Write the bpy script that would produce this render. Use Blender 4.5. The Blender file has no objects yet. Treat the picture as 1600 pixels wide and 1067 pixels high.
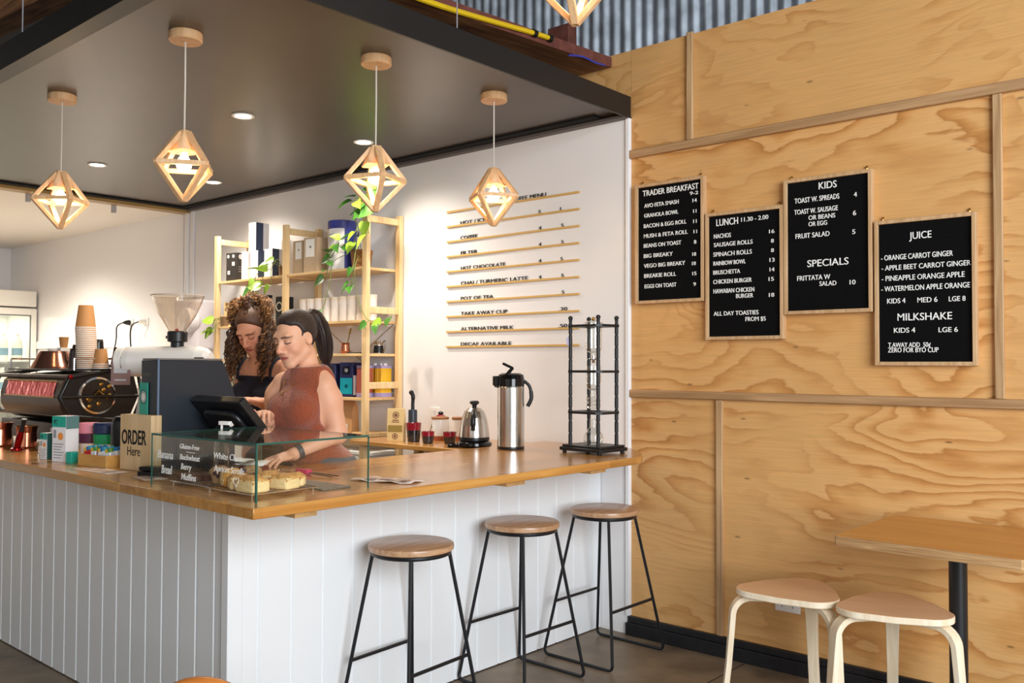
import bpy, bmesh, math, random
import numpy as np
from mathutils import Matrix, Vector, Euler
R = math.radians
random.seed(7)
SC = bpy.context.scene
COL = SC.collection

# ------------------------------------------------------------------ camera
cam_d = bpy.data.cameras.new('camera')
cam = bpy.data.objects.new('camera', cam_d); COL.objects.link(cam)
cam_d.sensor_fit = 'HORIZONTAL'; cam_d.sensor_width = 36.0
cam_d.lens = 36.0 * 1410.9 / 1600.0
cam_d.clip_end = 200
YAW, PIT, ROL = 0.7239, 0.0251, 0.0032
fw = Vector((-math.sin(YAW)*math.cos(PIT), math.cos(YAW)*math.cos(PIT), math.sin(PIT)))
rt = Vector((math.cos(YAW), math.sin(YAW), 0)); up = rt.cross(fw)
r2 = rt*math.cos(ROL)+up*math.sin(ROL); u2 = -rt*math.sin(ROL)+up*math.cos(ROL)
cam.matrix_world = Matrix(((r2.x, u2.x, -fw.x, 2.9785), (r2.y, u2.y, -fw.y, -4.083), (r2.z, u2.z, -fw.z, 1.4478), (0, 0, 0, 1)))
SC.camera = cam

# ------------------------------------------------------------------ world, daylight, exposure
w = bpy.data.worlds.new('world'); SC.world = w; w.use_nodes = True
bg = w.node_tree.nodes['Background']; bg.inputs[0].default_value = (1.0, 0.97, 0.93, 1); bg.inputs[1].default_value = 0.27
def area(name, loc, target, sx, sy, energy, color):
    l = bpy.data.lights.new(name, 'AREA'); l.shape = 'RECTANGLE'; l.size = sx; l.size_y = sy; l.energy = energy; l.color = color
    o = bpy.data.objects.new(name, l); COL.objects.link(o); o.location = loc
    o.rotation_euler = (Vector(target)-Vector(loc)).to_track_quat('-Z', 'Y').to_euler()
    return o
area('daylight_roller_door', (6.2, -3.7, 2.3), (0.4, -0.9, 1.1), 3.6, 3.0, 430, (0.88, 0.945, 1.0))
area('fill_behind_camera', (1.5, -9.5, 2.4), (-0.6, 0.0, 1.4), 6.0, 3.2, 38, (1.0, 0.92, 0.82))  # weak warm fill added behind the camera, no shopfront there
SC.view_settings.view_transform = 'Standard'; SC.view_settings.look = 'None'
SC.view_settings.exposure = 0.13; SC.view_settings.gamma = 1.0; SC.view_settings.use_curve_mapping = False

# ------------------------------------------------------------------ materials
MATS = {}
def s2l(c):
    return tuple(((x/255.0)/12.92 if x <= 10 else (((x/255.0)+0.055)/1.055)**2.4) for x in c)
def M(name, rgb, rough=0.5, metal=0.0, trans=0.0, ior=1.45, emit=None, estr=0.0, coat=0.0, alpha=1.0, spec=None, bump=0.0, bscale=200.0, var=0.0, vscale=8.0, sheen=0.0, sss=0.0):
    if name in MATS: return MATS[name]
    m = bpy.data.materials.new(name); m.use_nodes = True; nt = m.node_tree; b = nt.nodes['Principled BSDF']
    c = s2l(rgb)+(1,)
    b.inputs['Base Color'].default_value = c; b.inputs['Roughness'].default_value = rough; b.inputs['Metallic'].default_value = metal
    b.inputs['Transmission Weight'].default_value = trans; b.inputs['IOR'].default_value = ior; b.inputs['Coat Weight'].default_value = coat
    b.inputs['Alpha'].default_value = alpha; b.inputs['Sheen Weight'].default_value = sheen; b.inputs['Subsurface Weight'].default_value = sss
    if spec is not None: b.inputs['Specular IOR Level'].default_value = spec
    if emit: b.inputs['Emission Color'].default_value = s2l(emit)+(1,); b.inputs['Emission Strength'].default_value = estr
    if bump or var:
        tc = nt.nodes.new('ShaderNodeTexCoord')
        if var:
            n = nt.nodes.new('ShaderNodeTexNoise'); n.inputs['Scale'].default_value = vscale; n.inputs['Detail'].default_value = 5
            nt.links.new(tc.outputs['Object'], n.inputs['Vector'])
            h = nt.nodes.new('ShaderNodeHueSaturation'); h.inputs['Color'].default_value = c
            mr = nt.nodes.new('ShaderNodeMapRange'); mr.inputs['From Min'].default_value = 0.3; mr.inputs['From Max'].default_value = 0.7
            mr.inputs['To Min'].default_value = 1-var; mr.inputs['To Max'].default_value = 1+var
            nt.links.new(n.outputs['Fac'], mr.inputs['Value']); nt.links.new(mr.outputs[0], h.inputs['Value']); nt.links.new(h.outputs[0], b.inputs['Base Color'])
        if bump:
            n2 = nt.nodes.new('ShaderNodeTexNoise'); n2.inputs['Scale'].default_value = bscale
            nt.links.new(tc.outputs['Object'], n2.inputs['Vector'])
            bp = nt.nodes.new('ShaderNodeBump'); bp.inputs['Strength'].default_value = bump; bp.inputs['Distance'].default_value = 0.01
            nt.links.new(n2.outputs['Fac'], bp.inputs['Height']); nt.links.new(bp.outputs[0], b.inputs['Normal'])
    MATS[name] = m
    return m
def wood(name, light, dark, axis='X', freq=9.0, stretch=14.0, rough=0.45, coat=0.0, contrast=(0.35, 0.7), rand=True, staves=None):
    """streaky timber: noise stretched along AXIS in object space"""
    if name in MATS: return MATS[name]
    m = bpy.data.materials.new(name); m.use_nodes = True; nt = m.node_tree; b = nt.nodes['Principled BSDF']; L = nt.links.new
    tc = nt.nodes.new('ShaderNodeTexCoord'); mp = nt.nodes.new('ShaderNodeMapping')
    sc = [freq]*3; sc['XYZ'.index(axis)] = freq/stretch; mp.inputs['Scale'].default_value = sc
    vec = tc.outputs['Object']
    if rand:
        oi = nt.nodes.new('ShaderNodeObjectInfo'); vm = nt.nodes.new('ShaderNodeVectorMath'); vm.operation = 'SCALE'; vm.inputs[0].default_value = (9, 7, 11)
        L(oi.outputs['Random'], vm.inputs['Scale']); va = nt.nodes.new('ShaderNodeVectorMath'); L(tc.outputs['Object'], va.inputs[0]); L(vm.outputs[0], va.inputs[1]); vec = va.outputs[0]
    L(vec, mp.inputs['Vector'])
    n = nt.nodes.new('ShaderNodeTexNoise'); n.inputs['Scale'].default_value = 3; n.inputs['Detail'].default_value = 6; n.inputs['Distortion'].default_value = 0.6
    L(mp.outputs[0], n.inputs['Vector'])
    cr = nt.nodes.new('ShaderNodeValToRGB'); e = cr.color_ramp.elements
    e[0].position, e[1].position = contrast; e[0].color = s2l(dark)+(1,); e[1].color = s2l(light)+(1,)
    L(n.outputs['Fac'], cr.inputs[0]); out = cr.outputs[0]
    if staves:
        sp = nt.nodes.new('ShaderNodeSeparateXYZ'); L(tc.outputs['Object'], sp.inputs[0])
        fl = []
        for k, (ax, wd) in enumerate(staves):
            mm = nt.nodes.new('ShaderNodeMath'); mm.operation = 'DIVIDE'; mm.inputs[1].default_value = wd; L(sp.outputs['XYZ'.index(ax)], mm.inputs[0])
            ff = nt.nodes.new('ShaderNodeMath'); ff.operation = 'FLOOR'; L(mm.outputs[0], ff.inputs[0]); fl.append(ff.outputs[0])
        cb = nt.nodes.new('ShaderNodeCombineXYZ')
        for k, o in enumerate(fl): L(o, cb.inputs[k])
        wn = nt.nodes.new('ShaderNodeTexWhiteNoise'); L(cb.outputs[0], wn.inputs['Vector'])
        h = nt.nodes.new('ShaderNodeHueSaturation'); mr = nt.nodes.new('ShaderNodeMapRange'); mr.inputs['To Min'].default_value = 0.86; mr.inputs['To Max'].default_value = 1.12
        L(wn.outputs['Value'], mr.inputs['Value']); L(mr.outputs[0], h.inputs['Value']); L(out, h.inputs['Color']); out = h.outputs[0]
    L(out, b.inputs['Base Color'])
    b.inputs['Roughness'].default_value = rough; b.inputs['Coat Weight'].default_value = coat; b.inputs['Coat Roughness'].default_value = 0.2
    MATS[name] = m
    return m
def plywood(name):
    """rotary-cut pine sheet: contour bands of a stretched noise field (cathedral figure), a few small dark knots"""
    m = bpy.data.materials.new(name); m.use_nodes = True; nt = m.node_tree; b = nt.nodes['Principled BSDF']; L = nt.links.new
    tc = nt.nodes.new('ShaderNodeTexCoord'); oi = nt.nodes.new('ShaderNodeObjectInfo')
    vm = nt.nodes.new('ShaderNodeVectorMath'); vm.operation = 'SCALE'; vm.inputs[0].default_value = (13, 5, 17); L(oi.outputs['Random'], vm.inputs['Scale'])
    va = nt.nodes.new('ShaderNodeVectorMath'); L(tc.outputs['Object'], va.inputs[0]); L(vm.outputs[0], va.inputs[1])
    mp = nt.nodes.new('ShaderNodeMapping'); mp.inputs['Scale'].default_value = (0.75, 1.0, 1.7); L(va.outputs[0], mp.inputs['Vector'])
    n = nt.nodes.new('ShaderNodeTexNoise'); n.inputs['Scale'].default_value = 1.25; n.inputs['Detail'].default_value = 2.6; n.inputs['Roughness'].default_value = 0.5; n.inputs['Distortion'].default_value = 0.5
    L(mp.outputs[0], n.inputs['Vector'])
    mpf = nt.nodes.new('ShaderNodeMapping'); mpf.inputs['Scale'].default_value = (7, 1.0, 26); L(va.outputs[0], mpf.inputs['Vector'])
    nf = nt.nodes.new('ShaderNodeTexNoise'); nf.inputs['Scale'].default_value = 1.0; nf.inputs['Detail'].default_value = 3; L(mpf.outputs[0], nf.inputs['Vector'])
    sz = nt.nodes.new('ShaderNodeSeparateXYZ'); L(va.outputs[0], sz.inputs[0])
    k0 = nt.nodes.new('ShaderNodeMath'); k0.operation = 'MULTIPLY'; k0.inputs[1].default_value = 7.0; L(sz.outputs[2], k0.inputs[0])
    k = nt.nodes.new('ShaderNodeMath'); k.operation = 'MULTIPLY_ADD'; k.inputs[1].default_value = 11.5; L(n.outputs['Fac'], k.inputs[0]); L(k0.outputs[0], k.inputs[2])
    k2 = nt.nodes.new('ShaderNodeMath'); k2.operation = 'MULTIPLY_ADD'; k2.inputs[1].default_value = 0.75; L(nf.outputs['Fac'], k2.inputs[0]); L(k.outputs[0], k2.inputs[2])
    fr = nt.nodes.new('ShaderNodeMath'); fr.operation = 'FRACT'; L(k2.outputs[0], fr.inputs[0])
    cr = nt.nodes.new('ShaderNodeValToRGB'); cr.color_ramp.interpolation = 'LINEAR'
    e = cr.color_ramp.elements; e[0].position = 0.0; e[0].color = s2l((220, 170, 110))+(1,); e[1].position = 1.0; e[1].color = s2l((220, 170, 110))+(1,)
    for p, c in ((0.40, (216, 164, 102)), (0.66, (202, 144, 80)), (0.86, (182, 122, 62)), (0.92, (216, 164, 104))):
        x = e.new(p); x.color = s2l(c)+(1,)
    L(fr.outputs[0], cr.inputs[0])
    # broad tone and fine fibre
    n2 = nt.nodes.new('ShaderNodeTexNoise'); n2.inputs['Scale'].default_value = 0.9; n2.inputs['Detail'].default_value = 2; L(va.outputs[0], n2.inputs['Vector'])
    mp3 = nt.nodes.new('ShaderNodeMapping'); mp3.inputs['Scale'].default_value = (5, 5, 130); L(va.outputs[0], mp3.inputs['Vector'])
    n3 = nt.nodes.new('ShaderNodeTexNoise'); n3.inputs['Scale'].default_value = 1.0; n3.inputs['Detail'].default_value = 3; L(mp3.outputs[0], n3.inputs['Vector'])
    ad = nt.nodes.new('ShaderNodeMath'); ad.operation = 'ADD'; L(n2.outputs['Fac'], ad.inputs[0]); L(n3.outputs['Fac'], ad.inputs[1])
    mr = nt.nodes.new('ShaderNodeMapRange'); mr.inputs['From Min'].default_value = 0.7; mr.inputs['From Max'].default_value = 1.3; mr.inputs['To Min'].default_value = 0.90; mr.inputs['To Max'].default_value = 1.08
    L(ad.outputs[0], mr.inputs['Value'])
    # the figure fades in and out
    n4 = nt.nodes.new('ShaderNodeTexNoise'); n4.inputs['Scale'].default_value = 1.3; n4.inputs['Detail'].default_value = 2
    vb = nt.nodes.new('ShaderNodeVectorMath'); vb.inputs[1].default_value = (31, 7, 3); L(va.outputs[0], vb.inputs[0]); L(vb.outputs[0], n4.inputs['Vector'])
    mr4 = nt.nodes.new('ShaderNodeMapRange'); mr4.inputs['From Min'].default_value = 0.36; mr4.inputs['From Max'].default_value = 0.6; L(n4.outputs['Fac'], mr4.inputs['Value'])
    mx = nt.nodes.new('ShaderNodeMix'); mx.data_type = 'RGBA'; mx.inputs['A'].default_value = s2l((216, 165, 103))+(1,)
    L(mr4.outputs[0], mx.inputs['Factor']); L(cr.outputs[0], mx.inputs['B'])
    # knots: short dark dashes
    mpk = nt.nodes.new('ShaderNodeMapping'); mpk.inputs['Scale'].default_value = (3.4, 1, 11); L(va.outputs[0], mpk.inputs['Vector'])
    vo = nt.nodes.new('ShaderNodeTexVoronoi'); vo.inputs['Scale'].default_value = 1.0; vo.inputs['Randomness'].default_value = 1.0; L(mpk.outputs[0], vo.inputs['Vector'])
    kr = nt.nodes.new('ShaderNodeMapRange'); kr.inputs['From Min'].default_value = 0.03; kr.inputs['From Max'].default_value = 0.07; kr.inputs['To Min'].default_value = 0.45; kr.inputs['To Max'].default_value = 1.0; L(vo.outputs['Distance'], kr.inputs['Value'])
    m2 = nt.nodes.new('ShaderNodeMath'); m2.operation = 'MULTIPLY'; L(mr.outputs[0], m2.inputs[0]); L(kr.outputs[0], m2.inputs[1])
    h = nt.nodes.new('ShaderNodeHueSaturation'); L(mx.outputs['Result'], h.inputs['Color']); L(m2.outputs[0], h.inputs['Value'])
    L(h.outputs[0], b.inputs['Base Color']); b.inputs['Roughness'].default_value = 0.5
    MATS[name] = m
    return m
PINE = wood('pine', (240, 210, 160), (224, 186, 130), 'Z', 16, 18, 0.5)
PINEX = wood('pine_shelf', (238, 206, 154), (220, 180, 122), 'X', 16, 18, 0.5)
BENCH = wood('oak_worktop', (206, 152, 80), (178, 120, 54), 'Y', 10, 16, 0.26, 0.5, staves=(('X', 0.075), ('Y', 0.62)))
BENCHX = wood('oak_worktop_cross', (206, 152, 80), (178, 120, 54), 'X', 10, 16, 0.26, 0.5, staves=(('Y', 0.075), ('X', 0.62)))
SEATW = wood('stool_seat_timber', (206, 166, 128), (172, 130, 96), 'Y', 14, 9, 0.35, 0.3)
BIRCH = wood('birch', (244, 230, 206), (230, 210, 178), 'Z', 12, 12, 0.45)
BIRCHTOP = wood('birch_seat', (226, 184, 144), (218, 174, 132), 'X', 8, 6, 0.5)
LAMPW = wood('lamp_timber', (232, 192, 146), (214, 168, 120), 'Z', 18, 8, 0.5)
TRIMW = wood('batten_timber', (196, 156, 112), (160, 122, 82), 'X', 14, 20, 0.6)
TRIMV = wood('batten_timber_upright', (204, 168, 124), (166, 128, 88), 'Z', 14, 20, 0.6)
FRAMEW = wood('frame_oak', (214, 178, 136), (188, 148, 104), 'Z', 20, 14, 0.55)
TABLEW = wood('table_ply', (204, 142, 66), (190, 126, 52), 'X', 6, 10, 0.35, 0.2)
SIGNW = wood('sign_timber', (226, 196, 152), (204, 170, 124), 'Z', 12, 14, 0.6)
PLY = plywood('plywood_pine')
WHITE = M('white_wall', (238, 236, 236), 0.28)
WHITEJ = M('white_boards', (232, 234, 236), 0.42)
BLACK = M('black_plastic', (20, 20, 22), 0.38)
BLACKM = M('black_powder_coat', (24, 25, 28), 0.4)
GLOSSK = M('black_gloss', (12, 12, 14), 0.12)
STEEL = M('brushed_steel', (200, 196, 190), 0.24, 1.0)
CHROME = M('chrome', (225, 225, 225), 0.08, 1.0)
COPPER = M('copper', (205, 130, 100), 0.22, 1.0)
BRASS = M('brass', (190, 150, 80), 0.3, 1.0)
GLASS = M('clear_glass', (255, 255, 255), 0.0, 0, 1.0, 1.25)
GLASSE = M('green_glass_edge', (40, 110, 90), 0.1, 0, 0.5, 1.4)
PAPER = M('white_paper', (240, 238, 232), 0.7)
KRAFT = M('kraft_card', (206, 156, 104), 0.7, var=0.05)
INK = M('black_ink', (18, 17, 17), 0.6)
CREAM = M('cream_card', (238, 232, 220), 0.6)
TEAL = M('teal_card', (38, 164, 142), 0.5)
DKTEAL = M('dark_teal_card', (28, 84, 84), 0.5)
NAVY = M('navy_card', (44, 56, 84), 0.5)
ORANGE = M('orange_print', (240, 150, 70), 0.5)
CERAM = M('white_ceramic', (250, 249, 246), 0.18, coat=0.4)
LETTER = M('white_letters', (246, 244, 240), 0.5)

# ------------------------------------------------------------------ mesh builder
class MB:
    def __init__(s): s.v = []; s.f = []; s.m = []
    def add(s, vs, fs, m=0, T=None):
        o = len(s.v)
        for p in vs:
            p = Vector(p)
            if T is not None: p = T @ p
            s.v.append(tuple(p))
        for f in fs: s.f.append(tuple(i+o for i in f)); s.m.append(m)
        return s
    def box(s, x0, x1, y0, y1, z0, z1, m=0, T=None):
        return s.add([(x0,y0,z0),(x1,y0,z0),(x1,y1,z0),(x0,y1,z0),(x0,y0,z1),(x1,y0,z1),(x1,y1,z1),(x0,y1,z1)],
                     [(0,3,2,1),(4,5,6,7),(0,1,5,4),(1,2,6,5),(2,3,7,6),(3,0,4,7)], m, T)
    def bar(s, a, b, w, h, m=0, up=(0,0,1), T=None):
        a, b = Vector(a), Vector(b); d = (b-a).normalized(); u = Vector(up)
        if abs(d.dot(u)) > 0.98: u = Vector((1,0,0))
        x = d.cross(u).normalized()*(w/2); y = x.cross(d).normalized()*(h/2)
        vs = [a-x-y, a+x-y, a+x+y, a-x+y, b-x-y, b+x-y, b+x+y, b-x+y]
        return s.add(vs, [(0,1,2,3),(7,6,5,4),(0,4,5,1),(1,5,6,2),(2,6,7,3),(3,7,4,0)], m, T)
    def prism(s, poly, z0, z1, m=0, T=None, mt=None):
        n = len(poly); vs = [(x,y,z0) for x,y in poly]+[(x,y,z1) for x,y in poly]
        s.add(vs, [tuple(reversed(range(n)))]+[(i,(i+1)%n,n+(i+1)%n,n+i) for i in range(n)], m, T)
        o = len(s.v)-2*n; s.f.append(tuple(o+n+i for i in range(n))); s.m.append(m if mt is None else mt)
        return s
    def tube(s, pts, r, n=8, m=0, closed=False, T=None, cap=True):
        pts = [Vector(p) for p in pts]; N = len(pts); rr = r if isinstance(r, (list, tuple)) else [r]*N
        vs = []; fs = []; prev = None
        for i, p in enumerate(pts):
            if closed: t = pts[(i+1)%N]-pts[i-1]
            else: t = pts[min(i+1,N-1)]-pts[max(i-1,0)]
            t.normalize()
            if prev is None:
                u = Vector((0,0,1)) if abs(t.z) < 0.9 else Vector((1,0,0)); x = t.cross(u).normalized()
            else:
                x = prev-t*prev.dot(t)
                x = x.normalized() if x.length > 1e-6 else t.orthogonal().normalized()
            prev = x; y = t.cross(x)
            for k in range(n):
                a = 2*math.pi*k/n; vs.append(p+(x*math.cos(a)+y*math.sin(a))*rr[i])
        for i in range(N if closed else N-1):
            j = (i+1)%N
            for k in range(n): fs.append((i*n+k, i*n+(k+1)%n, j*n+(k+1)%n, j*n+k))
        if cap and not closed: fs.append(tuple(reversed(range(n)))); fs.append(tuple((N-1)*n+k for k in range(n)))
        return s.add(vs, fs, m, T)
    def lathe(s, prof, n=24, m=0, c=(0,0,0), T=None, cap=True, ms=None):
        vs = []; K = len(prof)
        for r, z in prof:
            for k in range(n):
                a = 2*math.pi*k/n; vs.append((c[0]+r*math.cos(a), c[1]+r*math.sin(a), c[2]+z))
        for i in range(K-1):
            s.add(vs[i*n:(i+2)*n], [(k,(k+1)%n,n+(k+1)%n,n+k) for k in range(n)], m if ms is None else ms[i], T)
        if cap:
            if prof[0][0] > 1e-4: s.add(vs[:n], [tuple(reversed(range(n)))], m if ms is None else ms[0], T)
            if prof[-1][0] > 1e-4: s.add(vs[-n:], [tuple(range(n))], m if ms is None else ms[-1], T)
        return s
    def ball(s, c, r, n=12, m=0, T=None):
        r = r if isinstance(r, (list, tuple)) else (r, r, r); vs = []; fs = []; k = n//2+1
        for i in range(k):
            th = math.pi*i/(k-1)
            for j in range(n):
                a = 2*math.pi*j/n; vs.append((c[0]+r[0]*math.sin(th)*math.cos(a), c[1]+r[1]*math.sin(th)*math.sin(a), c[2]+r[2]*math.cos(th)))
        for i in range(k-1):
            for j in range(n): fs.append((i*n+j, (i+1)*n+j, (i+1)*n+(j+1)%n, i*n+(j+1)%n))
        return s.add(vs, fs, m, T)
    def text(s, body, T, width=None, cap=0.02, depth=0.002, m=0, align='L', shear=0.0, bold=0.0):
        """lettering in T's xy plane: baseline at the origin, capital height CAP, stretched to WIDTH"""
        c = bpy.data.curves.new('lettering', 'FONT'); c.body = body; c.size = 1.0; c.extrude = 0.5; c.resolution_u = 4; c.shear = shear; c.offset = bold
        o = bpy.data.objects.new('lettering', c); COL.objects.link(o)
        dg = bpy.context.evaluated_depsgraph_get(); me = bpy.data.meshes.new_from_object(o.evaluated_get(dg))
        bpy.data.objects.remove(o); bpy.data.curves.remove(c)
        xs = [v.co.x for v in me.vertices]
        if xs:
            x0, x1 = min(xs), max(xs); ky = cap/0.72; kx = (width/(x1-x0)) if width else ky*0.9
            off = 0 if align == 'L' else (-(x1-x0)*kx/2 if align == 'C' else -(x1-x0)*kx)
            s.add([((v.co.x-x0)*kx+off, v.co.y*ky, v.co.z*depth) for v in me.vertices], [tuple(p.vertices) for p in me.polygons], m, T)
        bpy.data.meshes.remove(me)
        return s
    def build(s, name, mats, parent=None, loc=(0,0,0), rot=(0,0,0), bevel=0.0, seg=2, smooth=True, ang=38, weld=False):
        me = bpy.data.meshes.new(name); me.from_pydata(s.v, [], s.f)
        if not isinstance(mats, (list, tuple)): mats = [mats]
        for k in mats: me.materials.append(k)
        me.polygons.foreach_set('material_index', s.m)
        if weld:
            b = bmesh.new(); b.from_mesh(me); bmesh.ops.remove_doubles(b, verts=b.verts, dist=1e-5); b.to_mesh(me); b.free()
        if smooth:
            me.polygons.foreach_set('use_smooth', [True]*len(me.polygons)); me.set_sharp_from_angle(angle=R(ang))
        me.update()
        o = bpy.data.objects.new(name, me); COL.objects.link(o); o.location = loc; o.rotation_euler = rot
        if parent: o.parent = parent
        if bevel:
            md = o.modifiers.new('edge', 'BEVEL'); md.width = bevel; md.segments = seg; md.limit_method = 'ANGLE'; md.angle_limit = R(40)
        return o
def tag(o, label, cat, group=None, kind=None):
    if label: o['label'] = label
    if cat: o['category'] = cat
    if group: o['group'] = group
    if kind: o['kind'] = kind
    return o
def thing(name, label, cat, loc=(0,0,0), rz=0.0, group=None):
    o = bpy.data.objects.new(name, None); o.empty_display_size = 0.05; COL.objects.link(o); o.location = loc; o.rotation_euler = (0,0,rz)
    return tag(o, label, cat, group)
def struct(mb, name, mats, **k):
    o = mb.build(name, mats, **k)
    if o.parent is None: o['kind'] = 'structure'
    return o
def copy_thing(o, loc, rz=None, label=None):
    c = o.copy(); COL.objects.link(c); c.location = loc
    if rz is not None: c.rotation_euler = (0,0,rz)
    if label: c['label'] = label
    for ch in o.children:
        d = ch.copy(); COL.objects.link(d); d.parent = c
        for g in ch.children:
            e = g.copy(); COL.objects.link(e); e.parent = d
    return c
def xz(x, y, z):   # plane facing -y: local x -> +x, local y -> +z
    return Matrix(((1,0,0,x),(0,0,-1,y),(0,1,0,z),(0,0,0,1)))
def rotz(a, loc=(0,0,0)): return Matrix.Translation(Vector(loc)) @ Matrix.Rotation(a, 4, 'Z')
def arc(c, r, a0, a1, n, z=None):
    return [(c[0]+r*math.cos(a0+(a1-a0)*i/n), c[1]+r*math.sin(a0+(a1-a0)*i/n)) for i in range(n+1)]
def rrect(x0, x1, y0, y1, r, n=4):
    return arc((x1-r,y1-r), r, 0, R(90), n)+arc((x0+r,y1-r), r, R(90), R(180), n)+arc((x0+r,y0+r), r, R(180), R(270), n)+arc((x1-r,y0+r), r, R(270), R(360), n)
def spline(pts, n=8, closed=False):
    P = [Vector(p) for p in pts]; out = []; N = len(P)
    for i in range(N if closed else N-1):
        a, b, c, d = (P[(i-1)%N], P[i], P[(i+1)%N], P[(i+2)%N]) if closed else (P[max(i-1,0)], P[i], P[i+1], P[min(i+2,N-1)])
        for k in range(n):
            t = k/n; out.append(0.5*((2*b)+(c-a)*t+(2*a-5*b+4*c-d)*t*t+(3*b-a-3*c+d)*t**3))
    if not closed: out.append(P[-1])
    return out
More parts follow.
